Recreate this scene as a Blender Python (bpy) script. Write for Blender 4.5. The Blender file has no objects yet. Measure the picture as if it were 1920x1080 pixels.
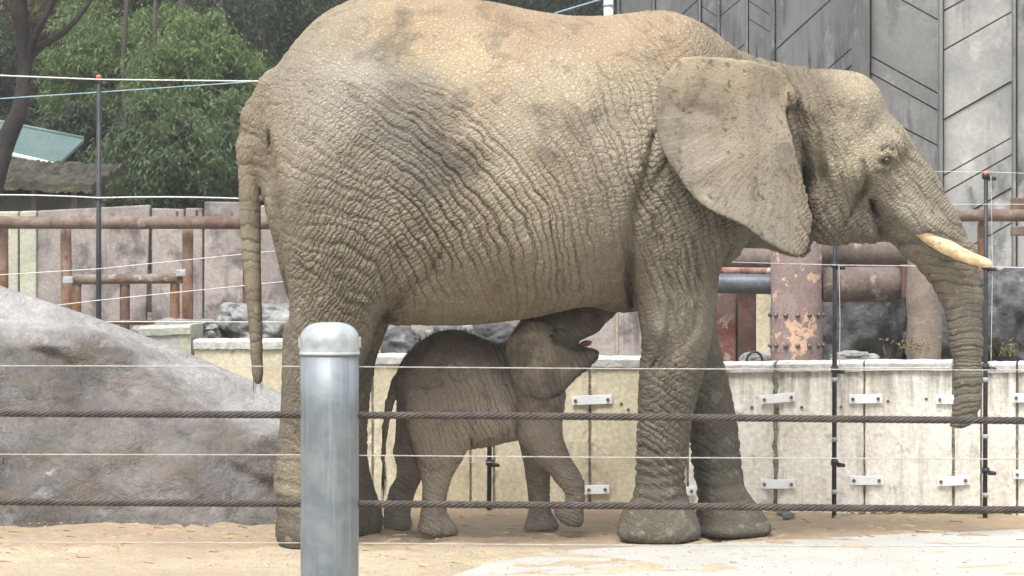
import bpy, math, random
import numpy as np
from mathutils import Vector, Matrix
R = math.radians
random.seed(7); RNG = np.random.default_rng(7)
sc = bpy.context.scene
COL = sc.collection

# ------------------------------------------------------------------ camera
FPX, CX, HY, CAMH = 5550.0, 960.0, 465.0, 1.5
cd = bpy.data.cameras.new('camera'); cam = bpy.data.objects.new('camera', cd); COL.objects.link(cam)
cd.sensor_width = 36; cd.lens = FPX/1920*36; cd.shift_y = -75/1920
cd.clip_start = 0.1; cd.clip_end = 2000
cam.location = (0, 0, CAMH); cam.rotation_euler = (R(90), 0, 0); sc.camera = cam
cd.dof.use_dof = True; cd.dof.focus_distance = 11.0; cd.dof.aperture_fstop = 28

# ------------------------------------------------------------------ light
SUN_EL, SUN_AZ = 62, 200
w = bpy.data.worlds.new('World'); sc.world = w; w.use_nodes = True
nt = w.node_tree; nt.nodes.clear()
sky = nt.nodes.new('ShaderNodeTexSky'); sky.sky_type = 'NISHITA'; sky.sun_disc = False
sky.sun_elevation = R(SUN_EL); sky.sun_rotation = R(SUN_AZ); sky.dust_density = 4; sky.air_density = 1
hs = nt.nodes.new('ShaderNodeHueSaturation'); hs.inputs['Saturation'].default_value = 0.28
bg = nt.nodes.new('ShaderNodeBackground'); bg.inputs[1].default_value = 0.15
wo = nt.nodes.new('ShaderNodeOutputWorld')
nt.links.new(sky.outputs[0], hs.inputs['Color']); nt.links.new(hs.outputs[0], bg.inputs[0]); nt.links.new(bg.outputs[0], wo.inputs[0])
sd = bpy.data.lights.new('sun', 'SUN'); sd.energy = 1.3; sd.angle = R(18); sd.color = (1, .97, .91)
sun = bpy.data.objects.new('sun', sd); COL.objects.link(sun)
az = R(SUN_AZ); el = R(SUN_EL)
sdir = Vector((math.sin(az)*math.cos(el), math.cos(az)*math.cos(el), math.sin(el)))
sun.rotation_euler = sdir.to_track_quat('Z', 'Y').to_euler(); sun.location = (0, -5, 20)
sc.view_settings.view_transform = 'Standard'; sc.view_settings.look = 'None'
sc.view_settings.gamma = 1; sc.view_settings.use_curve_mapping = False
sc.view_settings.exposure = 1.16

def W(px, py, d): return Vector(((px-CX)*d/FPX, d, CAMH-(py-HY)*d/FPX))
def WX(px, d): return (px-CX)*d/FPX
def WZ(py, d): return CAMH-(py-HY)*d/FPX

# ------------------------------------------------------------------ materials
class NT:
    def __init__(s, name, rough=.8, metallic=0, spec=.3):
        s.m = bpy.data.materials.new(name); s.m.use_nodes = True; s.t = s.m.node_tree; s.t.nodes.clear()
        s.out = s.n('OutputMaterial'); s.b = s.n('BsdfPrincipled')
        s.b.inputs['Roughness'].default_value = rough; s.b.inputs['Metallic'].default_value = metallic
        s.b.inputs['Specular IOR Level'].default_value = spec
        s.l(s.b.outputs[0], s.out.inputs[0])
    def n(s, t, **k):
        x = s.t.nodes.new('ShaderNode'+t)
        for a, b in k.items(): setattr(x, a, b)
        return x
    def l(s, a, b): s.t.links.new(a, b)
    def val(s, sock, v):
        if isinstance(v, bpy.types.NodeSocket): s.l(v, sock)
        else: sock.default_value = v
    def pos(s, sc3=(1, 1, 1)):
        g = s.n('NewGeometry').outputs['Position']
        return s.vm(g, sc3)
    def vm(s, v, sc3, op='MULTIPLY'):
        x = s.n('VectorMath', operation=op); s.val(x.inputs[0], v); s.val(x.inputs[1], sc3); return x.outputs[0]
    def math(s, op, a, b=0, c=0, clamp=False):
        x = s.n('Math', operation=op, use_clamp=clamp); s.val(x.inputs[0], a); s.val(x.inputs[1], b); s.val(x.inputs[2], c); return x.outputs[0]
    def ss(s, v, a, b, lo=0, hi=1):
        x = s.n('MapRange', interpolation_type='SMOOTHSTEP'); s.val(x.inputs[0], v)
        for i, q in enumerate((a, b, lo, hi)): x.inputs[i+1].default_value = q
        return x.outputs[0]
    def noise(s, v, scale=5, det=4, rough=.55, dist=0):
        x = s.n('TexNoise'); s.val(x.inputs['Vector'], v); x.inputs['Scale'].default_value = scale
        x.inputs['Detail'].default_value = det; x.inputs['Roughness'].default_value = rough; x.inputs['Distortion'].default_value = dist
        return x
    def vor(s, v, scale=5, feat='DISTANCE_TO_EDGE', rnd=1):
        x = s.n('TexVoronoi', feature=feat); s.val(x.inputs['Vector'], v); x.inputs['Scale'].default_value = scale
        x.inputs['Randomness'].default_value = rnd
        return x
    def mix(s, f, a, b, bt='MIX'):
        x = s.n('Mix', data_type='RGBA', blend_type=bt); s.val(x.inputs[0], f)
        s.val(x.inputs[6], (*a, 1) if isinstance(a, tuple) else a); s.val(x.inputs[7], (*b, 1) if isinstance(b, tuple) else b)
        return x.outputs[2]
    def base(s, c): s.val(s.b.inputs['Base Color'], (*c, 1) if isinstance(c, tuple) else c)
    def bump(s, h, dist=.01, st=1):
        x = s.n('Bump'); x.inputs['Distance'].default_value = dist; x.inputs['Strength'].default_value = st
        s.l(h, x.inputs['Height']); s.l(x.outputs[0], s.b.inputs['Normal'])

def stained(name, c1, c2, c3=None,  scale=2, streak=0, rough=.85, bump=.004, metallic=0, spec=.25, fine=40, sh=.12, c4=None, c4lo=.55, c4hi=.62, streakscale=9, topz=None):
    k = NT(name, rough, metallic, spec)
    p = k.pos(); n1 = k.noise(p, scale, 5, .6, .4).outputs[0]
    c = k.mix(k.ss(n1, .36, .66), c1, c2)
    if streak:
        n2 = k.noise(k.pos((streakscale, streakscale, .7)), 1, 5, .65, .3).outputs[0]
        n3 = k.noise(p, scale*.8, 2).outputs[0]
        f = k.math('MULTIPLY', k.ss(n2, .5, .68), k.ss(n3, .35, .6)); f = k.math('MULTIPLY', f, streak)
        if topz:
            sz = k.n('SeparateXYZ'); k.l(p, sz.inputs[0]); wv = k.math('ADD', sz.outputs[2], k.math('MULTIPLY', k.noise(k.pos((5, 5, .3)), 1, 4, .7).outputs[0], .9)); n4 = k.noise(k.pos((16, 16, 1.2)), 1, 5, .7).outputs[0]
            f = k.math('MAXIMUM', f, k.math('MULTIPLY', k.ss(wv, topz, topz+.45, 0, .85), k.ss(n4, .38, .62)))
        c = k.mix(f, c, c3 or tuple(x*.5 for x in c1))
    if c4:
        n5 = k.noise(p, scale*2.3, 6, .65, .2).outputs[0]
        c = k.mix(k.ss(n5, c4lo, c4hi), c, c4)
    nf = k.noise(p, fine, 4, .7).outputs[0]
    v = k.ss(nf, .25, .75, 1-sh*2, 1+sh)
    cm = k.n('VectorMath', operation='SCALE'); k.l(c, cm.inputs[0]); k.l(v, cm.inputs['Scale'])
    k.base(cm.outputs[0])
    h = k.math('ADD', nf, k.math('MULTIPLY', n1, 1.5))
    k.bump(h, bump)
    return k.m

M = {}
M['concrete_cream'] = stained('concrete_cream', (.62, .565, .42), (.48, .42, .29), (.34, .31, .24), 2.2, .3, topz=1.2, c4=(.30, .27, .2), c4lo=.60, c4hi=.72, bump=.003)
M['concrete_white'] = stained('concrete_white', (.80, .78, .71), (.70, .66, .57), (.25, .23, .205), 2.6, .5, c4=(.36, .33, .28), c4lo=.57, c4hi=.70, bump=.003, topz=.85)
M['concrete_cap'] = stained('concrete_cap', (.60, .60, .575), (.48, .475, .45), (.25, .25, .23), 7, .4, bump=.006, c4=(.25, .24, .21), c4lo=.60, c4hi=.70)
M['concrete_pink'] = stained('concrete_pink', (.37, .33, .305), (.24, .215, .205), (.085, .078, .075), 1.6, 1, c4=(.13, .12, .115), c4lo=.48, c4hi=.64, bump=.004, streakscale=7)
M['concrete_green'] = stained('concrete_green', (.46, .46, .38), (.36, .37, .32), (.42, .40, .2), 3, .7, bump=.004)
M['facade'] = stained('facade', (.22, .222, .215), (.145, .148, .145), (.05, .052, .052), .8, 1, c4=(.31, .31, .30), c4lo=.54, c4hi=.74, bump=.003, streakscale=4, fine=18, sh=.06)
M['facade_light'] = stained('facade_light', (.345, .342, .325), (.235, .235, .23), (.11, .112, .11), .9, 1, c4=(.43, .425, .40), c4lo=.54, c4hi=.7, bump=.003, streakscale=3, fine=18, sh=.06)
M['groove'] = stained('groove', (.075, .075, .077), (.055, .055, .057), None, 2)
M['rust_pipe'] = stained('rust_pipe', (.135, .083, .06), (.22, .18, .15), (.08, .045, .035), 5, .5, rough=.75, bump=.004, c4=(.36, .31, .29), c4lo=.58, c4hi=.68, streakscale=14)
M['rust_orange'] = stained('rust_orange', (.18, .088, .045), (.30, .22, .17), (.07, .035, .025), 4, .8, rough=.8, bump=.004, c4=(.26, .11, .05), c4lo=.58, c4hi=.66)
M['rust_dark'] = stained('rust_dark', (.10, .055, .045), (.17, .10, .085), (.05, .03, .025), 5, .5, rough=.7, bump=.003)
M['steel_blue'] = stained('steel_blue', (.13, .14, .16), (.09, .095, .11), None, 5, 0, rough=.45, bump=.001, metallic=.3)
M['peeling_red'] = stained('peeling_red', (.25, .085, .07), (.34, .24, .21), (.10, .05, .04), 4, .9, c4=(.46, .38, .34), c4lo=.55, c4hi=.60, bump=.004)
M['peeling_column'] = stained('peeling_column', (.29, .23, .21), (.23, .175, .16), (.33, .14, .13), 3, .6, c4=(.58, .40, .29), c4lo=.575, c4hi=.595, bump=.005, streakscale=8)
M['log'] = stained('log', (.17, .135, .115), (.115, .09, .08), (.06, .045, .04), 3, .7, bump=.005, c4=(.28, .24, .215), c4lo=.58, c4hi=.68)
M['wood_post'] = stained('wood_post', (.255, .205, .165), (.19, .16, .14), (.09, .075, .065), 4, .95, bump=.006, streakscale=16)
M['rock_dark'] = stained('rock_dark', (.07, .07, .073), (.12, .118, .118), (.035, .035, .04), 2.5, .7, bump=.02, fine=14, sh=.2, c4=(.22, .215, .215), c4lo=.60, c4hi=.7)
M['rock_pale'] = stained('rock_pale', (.30, .30, .285), (.19, .19, .188), (.10, .10, .10), 5, .5, bump=.008, fine=22, sh=.2, c4=(.12, .12, .125), c4lo=.54, c4hi=.62)
M['bracket'] = stained('bracket', (.80, .82, .83), (.70, .72, .73), None, 8, 0, rough=.5, bump=.0005, sh=.03)
M['bolt'] = stained('bolt', (.20, .18, .17), (.12, .10, .09), None, 30, 0, rough=.5, metallic=.5)
M['black_pole'] = stained('black_pole', (.03, .03, .034), (.05, .05, .057), None, 8, 0, rough=.45, bump=.0005)
M['clip_grey'] = stained('clip_grey', (.42, .43, .45), (.3, .3, .32), None, 20, 0, rough=.5)
M['orange_tip'] = stained('orange_tip', (.65, .18, .08), (.5, .12, .05), None, 20, 0, rough=.5)
M['rope_white'] = stained('rope_white', (.72, .72, .70), (.6, .6, .58), None, 20, 0, rough=.7, bump=.0005)
M['rope_blue'] = stained('rope_blue', (.30, .40, .46), (.24, .33, .40), None, 20, 0, rough=.7, bump=.0005)
M['thin_wire'] = stained('thin_wire', (.66, .66, .64), (.56, .55, .53), None, 30, 0, rough=.5, bump=.0002, metallic=0)
M['wire_grey'] = stained('wire_grey', (.48, .47, .45), (.38, .37, .35), None, 30, 0, rough=.5, bump=.0002)
M['cable'] = stained('cable', (.115, .10, .09), (.075, .065, .06), None, 30, 0, rough=.42, bump=.0008, metallic=.3, fine=300, sh=.2, c4=(.17, .13, .105), c4lo=.60, c4hi=.7)
M['bark'] = stained('bark', (.032, .028, .026), (.055, .05, .046), (.02, .018, .016), 3, .8, bump=.02)
M['bark_far'] = stained('bark_far', (.06, .052, .045), (.09, .08, .07), None, 2, 0, bump=.02)
M['roof_teal'] = stained('roof_teal', (.12, .19, .18), (.155, .22, .21), (.07, .11, .10), 2, .6, rough=.6, bump=.002, sh=.06)
M['gutter'] = stained('gutter', (.8, .82, .82), (.7, .7, .7), None, 3)
M['thatch'] = stained('thatch', (.06, .055, .047), (.095, .09, .06), (.03, .028, .024), 4, .5, bump=.03, c4=(.15, .155, .07), c4lo=.60, c4hi=.68)
M['shed_wall'] = stained('shed_wall', (.16, .17, .155), (.12, .125, .115), None, 2)
M['shed_dark'] = stained('shed_dark', (.035, .037, .035), (.05, .055, .05), None, 2)
M['hill'] = stained('hill', (.035, .042, .022), (.07, .05, .035), (.02, .025, .015), .7, 0, bump=.1, fine=5, sh=.3)
M['yard'] = stained('yard', (.30, .25, .18), (.22, .19, .14), None, 1.5, 0, bump=.02)
M['tongue'] = stained('tongue', (.36, .15, .125), (.28, .11, .10), None, 40, 0, rough=.35, bump=.0005)
M['eye'] = stained('eye', (.02, .014, .01), (.03, .02, .015), None, 40, 0, rough=.12, bump=.0001, spec=.6)
M['hair'] = stained('hair', (.03, .026, .022), (.05, .042, .035), None, 40, 0)
M['straw'] = stained('straw', (.45, .36, .2), (.36, .28, .15), None, 20, 0)

def make_tusk():
    k = NT('ivory', .4, 0, .5); p = k.pos()
    n = k.noise(k.pos((14, 14, 30)), 1, 4, .6).outputs[0]
    c = k.mix(k.ss(n, .38, .62), (.74, .60, .36), (.52, .36, .2))
    n2 = k.noise(p, 30, 3).outputs[0]
    k.base(k.mix(k.ss(n2, .58, .7), c, (.40, .27, .17))); k.bump(n, .003); return k.m
M['ivory'] = make_tusk()

def make_galv():
    k = NT('galvanised_steel', .42, .25, .5)
    p = k.pos(); n1 = k.noise(p, 16, 4, .6, .4).outputs[0]
    st = k.noise(k.pos((110, 110, 5)), 1, 4, .6).outputs[0]
    c = k.mix(k.ss(n1, .35, .65), (.145, .172, .19), (.205, .232, .248))
    c = k.mix(k.math('MULTIPLY', k.ss(st, .5, .72), .55), c, (.31, .34, .355))
    v = k.vor(k.pos((1, 1, .8)), 90, 'F1'); c = k.mix(k.ss(v.outputs['Distance'], .06, .12, .3, 0), c, (.50, .55, .58))
    k.base(c); k.bump(k.math('ADD', n1, k.math('MULTIPLY', st, .5)), .0012)
    k.l(k.ss(n1, .3, .7, .34, .55), k.b.inputs['Roughness'])
    return k.m
M['galv'] = make_galv()
M['cap_metal'] = stained('cap_metal', (.42, .455, .46), (.33, .36, .37), None, 25, 0, rough=.45, metallic=.1, bump=.001, spec=.5)

def make_sand():
    k = NT('sand', .95, 0, .1); p = k.pos()
    n1 = k.noise(p, .9, 5, .6, .5).outputs[0]; n2 = k.noise(p, 9, 6, .7).outputs[0]; n3 = k.noise(p, 70, 4, .7).outputs[0]
    c = k.mix(k.ss(n1, .38, .64), (.57, .485, .345), (.49, .405, .285))
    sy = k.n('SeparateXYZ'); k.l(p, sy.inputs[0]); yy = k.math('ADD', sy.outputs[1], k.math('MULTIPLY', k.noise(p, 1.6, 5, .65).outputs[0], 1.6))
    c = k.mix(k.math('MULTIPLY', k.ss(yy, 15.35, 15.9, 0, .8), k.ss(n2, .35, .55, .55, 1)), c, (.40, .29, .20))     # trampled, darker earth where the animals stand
    c = k.mix(k.ss(n2, .5, .72, 0, .7), c, (.42, .32, .235))
    c = k.mix(k.ss(n3, .64, .74, 0, .8), c, (.20, .15, .10))
    c = k.mix(k.ss(n3, .34, .24, 0, .6), c, (.66, .58, .44))
    k.base(c)
    k.bump(k.math('ADD', k.math('MULTIPLY', n2, 2), n3), .02); return k.m
M['sand'] = make_sand()
M['pad'] = stained('pad', (.43, .42, .385), (.38, .37, .335), (.5, .45, .36), 1.3, 0, bump=.003, fine=60, sh=.05, c4=(.36, .335, .285), c4lo=.64, c4hi=.76)
M['pebble'] = stained('pebble', (.30, .24, .18), (.42, .36, .28), None, 9, 0)

def make_rock():
    k = NT('granite', .85, 0, .25); p = k.pos()
    n1 = k.noise(p, 1.3, 6, .62, .7).outputs[0]; n2 = k.noise(p, 5, 6, .65, .3).outputs[0]; n3 = k.noise(p, 45, 4, .7).outputs[0]
    dg = k.noise(k.vm(p, (1.2, 1, 3.2)), 1.7, 5, .6, .9).outputs[0]
    c = k.mix(k.ss(n1, .38, .60), (.085, .078, .072), (.175, .163, .156))
    c = k.mix(k.ss(dg, .48, .62, 0, .55), c, (.135, .108, .078))
    c = k.mix(k.ss(n2, .52, .7, 0, .5), c, (.095, .09, .095))
    c = k.mix(k.ss(n2, .44, .3, 0, .5), c, (.27, .26, .255))
    sep = k.n('SeparateXYZ'); k.l(k.n('NewGeometry').outputs['Normal'], sep.inputs[0])
    # upper ledge: pale rock plus the upturned ridge's highlight put into the colour
    at = k.n('Attribute', attribute_name='ledge').outputs['Fac']
    c = k.mix(k.math('MULTIPLY', at, k.ss(n2, .3, .65, .95, .5)), c, (.36, .357, .35))
    lich = k.noise(p, 3.3, 5, .7).outputs[0]
    c = k.mix(k.ss(lich, .66, .72, 0, .7), c, (.46, .43, .32))
    sp = k.ss(n3, .3, .7, .86, 1.12)
    cm = k.n('VectorMath', operation='SCALE'); k.l(c, cm.inputs[0]); k.l(sp, cm.inputs['Scale']); k.base(cm.outputs[0])
    cr = k.vor(k.vm(k.vm(p, (1, 1, 1.6)), k.noise(p, 3, 3).outputs[1], 'ADD'), 2.2)
    crk = k.ss(cr.outputs[0], 0, .02, 0, 1)
    h = k.math('ADD', k.math('ADD', k.math('MULTIPLY', n2, 2.2), k.math('MULTIPLY', n3, .5)), k.math('MULTIPLY', crk, .12))
    k.bump(h, .028, .9); return k.m
M['granite'] = make_rock()

def make_leaf(name, ca, cb, cc):
    k = NT(name, .6, 0, .3)
    a = k.n('Attribute', attribute_name='rnd').outputs['Fac']
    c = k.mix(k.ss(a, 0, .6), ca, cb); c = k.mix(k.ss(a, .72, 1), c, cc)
    k.base(c)
    tr = k.n('BsdfTranslucent'); k.l(c, tr.inputs[0]); mx = k.n('MixShader'); mx.inputs[0].default_value = .42
    k.l(k.b.outputs[0], mx.inputs[1]); k.l(tr.outputs[0], mx.inputs[2]); k.l(mx.outputs[0], k.out.inputs[0])
    return k.m
M['leaf_a'] = make_leaf('leaf_green', (.08, .125, .045), (.13, .19, .07), (.22, .28, .11))
M['leaf_b'] = make_leaf('leaf_grey_green', (.065, .10, .045), (.10, .145, .065), (.16, .20, .10))
M['leaf_c'] = make_leaf('leaf_dark', (.045, .06, .04), (.065, .085, .05), (.10, .12, .07))
M['leaf_r'] = make_leaf('leaf_reddish', (.09, .05, .04), (.12, .085, .05), (.12, .13, .05))
M['weed'] = make_leaf('leaf_weed', (.16, .17, .06), (.24, .23, .09), (.34, .30, .16))

def make_skin(name, darkc, amp, fscale, calf=False):
    k = NT(name, .85, 0, .22); p = k.pos()
    phi = k.n('Attribute', attribute_name='phi').outputs['Fac']
    psi = k.n('Attribute', attribute_name='psi').outputs['Fac']
    wt = k.n('Attribute', attribute_name='wts').outputs['Vector']
    tint = k.n('Attribute', attribute_name='tint').outputs['Color']
    sx = k.n('SeparateXYZ'); k.l(wt, sx.inputs[0]); wan, wear, wcross = sx.outputs
    nzc = k.noise(p, 7*fscale, 3, .6).outputs['Color']
    nz = k.vm(k.vm(nzc, (.5, .5, .5), 'SUBTRACT'), (.9, .9, .9))
    FA, FB = 25., 40.
    def aniso(f, hi, lo, sc_noise=1.0):
        cb = k.n('CombineXYZ'); k.l(k.math('MULTIPLY', f, hi), cb.inputs[0])
        v = k.vm(k.vm(p, (lo, lo, lo)), cb.outputs[0], 'ADD'); v = k.vm(v, nz, 'ADD')
        return k.vor(v, 1).outputs[0]
    # long continuous folds along phi, broken into pads by short cross folds that are offset from strip to strip
    def v1(wsock, feat):
        x = k.n('TexVoronoi', feature=feat, voronoi_dimensions='1D'); k.l(wsock, x.inputs['W']); x.inputs['Scale'].default_value = 1; return x
    nlow = k.noise(p, 2.6*fscale, 2, .5).outputs[0]; nmid = k.noise(p, 11*fscale, 3, .6).outputs[0]; nhi = k.noise(p, 34*fscale, 2, .6).outputs[0]
    W1 = k.math('ADD', k.math('MULTIPLY', phi, FA*fscale), k.math('ADD', k.math('MULTIPLY', nlow, 3.2), k.math('ADD', k.math('MULTIPLY', nmid, 1.0), k.math('MULTIPLY', nhi, .35))))
    L1 = v1(W1, 'DISTANCE_TO_EDGE').outputs[0]; cr = k.n('SeparateXYZ'); k.l(v1(W1, 'F1').outputs['Color'], cr.inputs[0])
    W2 = k.math('ADD', k.math('MULTIPLY', psi, FB*fscale), k.math('ADD', k.math('MULTIPLY', cr.outputs[0], 17.), k.math('ADD', k.math('MULTIPLY', nmid, 2.2), k.math('MULTIPLY', nhi, .8))))
    L2 = v1(W2, 'DISTANCE_TO_EDGE').outputs[0]
    W3 = k.math('ADD', k.math('MULTIPLY', phi, FA*2.3*fscale), k.math('ADD', k.math('MULTIPLY', nmid, 3.), k.math('MULTIPLY', nhi, 1.2)))
    W4 = k.math('ADD', k.math('MULTIPLY', phi, FA*.42*fscale), k.math('ADD', k.math('MULTIPLY', nlow, 2.2), k.math('MULTIPLY', nmid, .55)))
    L4 = v1(W4, 'DISTANCE_TO_EDGE').outputs[0]; A4 = k.ss(L4, 0, .16)
    A = k.ss(L1, 0, .34); B = k.ss(L2, 0, .34); A2 = k.ss(v1(W3, 'DISTANCE_TO_EDGE').outputs[0], 0, .3)
    pw = k.vm(p, k.vm(nzc, (.045, .045, .045)), 'ADD')
    I1 = k.ss(k.vor(pw, 46*fscale).outputs[0], 0, .3)
    I2 = k.ss(k.vor(pw, 75*fscale).outputs[0], 0, .25)
    nf = k.noise(p, 120, 4, .7).outputs[0]; nm = k.noise(p, 2.6, 5, .6, .3).outputs[0]; nq = k.noise(p, 14, 4, .6).outputs[0]
    amp_a = k.n('Attribute', attribute_name='amp').outputs['Fac']
    brk = k.ss(k.noise(p, 4, 3).outputs[0], .34, .58, .35, 1)
    hA = k.math('MULTIPLY', k.math('MULTIPLY', A, wan), brk)
    hB = k.math('MULTIPLY', k.math('MULTIPLY', B, wcross), 1.15)
    inv = k.math('SUBTRACT', 1.15, wan)
    hI = k.math('MULTIPLY', I1, k.math('MULTIPLY', inv, .40))
    h = k.math('ADD', k.math('ADD', hA, k.math('MULTIPLY', hB, .8)), hI)
    h = k.math('ADD', h, k.math('MULTIPLY', k.math('MULTIPLY', A2, wan), .22))
    h = k.math('ADD', h, k.math('MULTIPLY', I2, .2))
    h = k.math('ADD', h, k.math('MULTIPLY', k.math('MULTIPLY', k.math('SUBTRACT', A4, 1), wan), .8))
    h = k.math('MULTIPLY', h, amp_a)
    # ears are smoother: fade the folds out there
    ef = k.math('SUBTRACT', 1, k.math('MULTIPLY', wear, .78))
    h = k.math('MULTIPLY', h, ef)
    h = k.math('ADD', h, k.math('MULTIPLY', nf, .10)); h = k.math('ADD', h, k.math('MULTIPLY', nq, .45)); h = k.math('ADD', h, k.math('MULTIPLY', k.noise(p, 42, 5, .7, .6).outputs[0], .2))
    d = k.n('Displacement'); d.inputs['Midlevel'].default_value = .8; d.inputs['Scale'].default_value = amp
    k.l(h, d.inputs['Height']); k.l(d.outputs[0], k.out.inputs['Displacement'])
    k.m.displacement_method = 'BOTH'
    # colour: dust on skin, mud patches, dustless dark skin and crease shade both painted into the cracks
    c = k.mix(k.ss(nm, .38, .62, 0, .45), tint, (.80, .74, .66), 'MULTIPLY')
    c = k.mix(k.ss(nm, .56, .72, 0, .55), c, darkc)
    pt = k.noise(p, 7, 6, .7, .8).outputs[0]; c = k.mix(k.ss(pt, .53, .64, 0, .42), c, darkc); c = k.mix(k.ss(pt, .45, .36, 0, .22), c, (.43, .38, .30))
    c = k.mix(k.ss(nq, .55, .75, 0, .35), c, (.47, .43, .36))
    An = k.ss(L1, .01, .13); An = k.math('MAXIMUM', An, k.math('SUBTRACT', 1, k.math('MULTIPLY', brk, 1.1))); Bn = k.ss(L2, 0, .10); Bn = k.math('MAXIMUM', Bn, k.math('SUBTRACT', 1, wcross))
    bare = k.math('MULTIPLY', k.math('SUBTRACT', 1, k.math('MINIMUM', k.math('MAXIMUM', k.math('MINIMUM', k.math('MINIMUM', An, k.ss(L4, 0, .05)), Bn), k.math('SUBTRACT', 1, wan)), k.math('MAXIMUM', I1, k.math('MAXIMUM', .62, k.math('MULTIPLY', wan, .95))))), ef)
    c = k.mix(k.math('MULTIPLY', bare, .85), c, darkc)  # crack lines darkened in the colour, crease shade included
    blot = k.noise(p, 26, 4, .7, .5).outputs[0]
    c = k.mix(k.math('MULTIPLY', k.ss(blot, .56, .64), k.math('MULTIPLY', wear, .7)), c, darkc)
    pale = k.noise(k.vm(p, (7, 7, 3)), 1, 5, .65, 1.).outputs[0]
    c = k.mix(k.math('MULTIPLY', k.ss(pale, .46, .60), k.math('MULTIPLY', wear, .55)), c, (.28, .245, .20))
    sp = k.ss(nf, .3, .7, .88, 1.1)
    cm = k.n('VectorMath', operation='SCALE'); k.l(c, cm.inputs[0]); k.l(sp, cm.inputs['Scale']); k.base(cm.outputs[0])
    return k.m
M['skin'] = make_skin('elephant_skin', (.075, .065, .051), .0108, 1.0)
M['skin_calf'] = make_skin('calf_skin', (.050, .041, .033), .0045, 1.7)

# ------------------------------------------------------------------ object helpers
def tag(o, label=None, cat=None, group=None, kind=None):
    if label: o['label'] = label
    if cat: o['category'] = cat
    if group: o['group'] = group
    if kind: o['kind'] = kind
    return o
def thing(name, loc, label, cat, group=None):
    o = bpy.data.objects.new(name, None); COL.objects.link(o); o.location = loc; o.empty_display_size = .1
    return tag(o, label, cat, group)
class MB:
    def __init__(s): s.v = []; s.f = []
    def add(s, v, f):
        n = len(s.v); s.v += [tuple(q) for q in v]; s.f += [tuple(i+n for i in q) for q in f]; return s
    def box(s, a, b, jit=0):
        x0, y0, z0 = a; x1, y1, z1 = b
        v = [(x0, y0, z0), (x1, y0, z0), (x1, y1, z0), (x0, y1, z0), (x0, y0, z1), (x1, y0, z1), (x1, y1, z1), (x0, y1, z1)]
        return s.add(v, [(0, 3, 2, 1), (4, 5, 6, 7), (0, 1, 5, 4), (1, 2, 6, 5), (2, 3, 7, 6), (3, 0, 4, 7)])
    def tube(s, pts, rad, n=12, cap=True):
        pts = [Vector(p) for p in pts]; m = len(pts)
        rad = rad if hasattr(rad, '__len__') else [rad]*m
        t = (pts[1]-pts[0]).normalized(); u = t.orthogonal().normalized(); rings = []
        for i, p in enumerate(pts):
            t = (pts[min(i+1, m-1)]-pts[max(i-1, 0)]).normalized()
            u = (u-t*u.dot(t)).normalized(); q = t.cross(u)
            rings += [p+(u*math.cos(2*math.pi*j/n)+q*math.sin(2*math.pi*j/n))*rad[i] for j in range(n)]
        f = [(i*n+j, i*n+(j+1) % n, (i+1)*n+(j+1) % n, (i+1)*n+j) for i in range(m-1) for j in range(n)]
        if cap: f += [tuple(range(n))[::-1], tuple((m-1)*n+j for j in range(n))]
        return s.add(rings, f)
    def prism(s, poly3, off):       # planar polygon extruded by vector off
        n = len(poly3); off = Vector(off); v = [Vector(p) for p in poly3]; v2 = [p+off for p in v]
        f = [tuple(range(n)), tuple(range(n, 2*n))[::-1]]+[(i, n+i, n+(i+1) % n, (i+1) % n) for i in range(n)]
        return s.add(v+v2, f)
    def build(s, name, m, parent=None, smooth=False, bevel=0, sub=0):
        me = bpy.data.meshes.new(name); org = Vector(parent.location) if parent and parent.type == 'EMPTY' else (Vector(parent['org']) if parent and 'org' in parent else Vector((0, 0, 0)))
        me.from_pydata([tuple(Vector(q)-org) for q in s.v], [], s.f); me.validate()
        import bmesh
        b = bmesh.new(); b.from_mesh(me); bmesh.ops.recalc_face_normals(b, faces=b.faces); b.to_mesh(me); b.free()
        me.materials.append(m)
        o = bpy.data.objects.new(name, me); COL.objects.link(o)
        if parent: o.parent = parent
        if bevel:
            bm_ = o.modifiers.new('bevel', 'BEVEL'); bm_.width = bevel; bm_.segments = 2; bm_.limit_method = 'ANGLE'
        if smooth: me.polygons.foreach_set('use_smooth', [True]*len(me.polygons))
        return o
def sub_build(mb, name, m, parent, root, **k):   # sub-part: geometry in world coords, parent is a part under root
    o = mb.build(name, m, root, **k); o.parent = parent; return o
def npmesh(name, V, F, m, parent=None, smooth=True, attrs=None):
    me = bpy.data.meshes.new(name); V = np.asarray(V, np.float32); F = np.asarray(F, np.int32)
    if parent: V = V-np.array(parent.location, np.float32)
    me.vertices.add(len(V)); me.vertices.foreach_set('co', V.ravel())
    k = F.shape[1]; me.loops.add(F.size); me.loops.foreach_set('vertex_index', F.ravel())
    me.polygons.add(len(F)); me.polygons.foreach_set('loop_start', np.arange(len(F), dtype=np.int32)*k)
    me.polygons.foreach_set('loop_total', np.full(len(F), k, np.int32))
    if smooth: me.polygons.foreach_set('use_smooth', np.ones(len(F), bool))
    for an, (ty, dat) in (attrs or {}).items():
        a = me.attributes.new(an, ty, 'POINT'); a.data.foreach_set({'FLOAT': 'value', 'FLOAT_VECTOR': 'vector', 'FLOAT_COLOR': 'color'}[ty], np.asarray(dat, np.float32).ravel())
    me.update(); me.validate(); me.materials.append(m)
    o = bpy.data.objects.new(name, me); COL.objects.link(o)
    if parent: o.parent = parent
    return o

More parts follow.
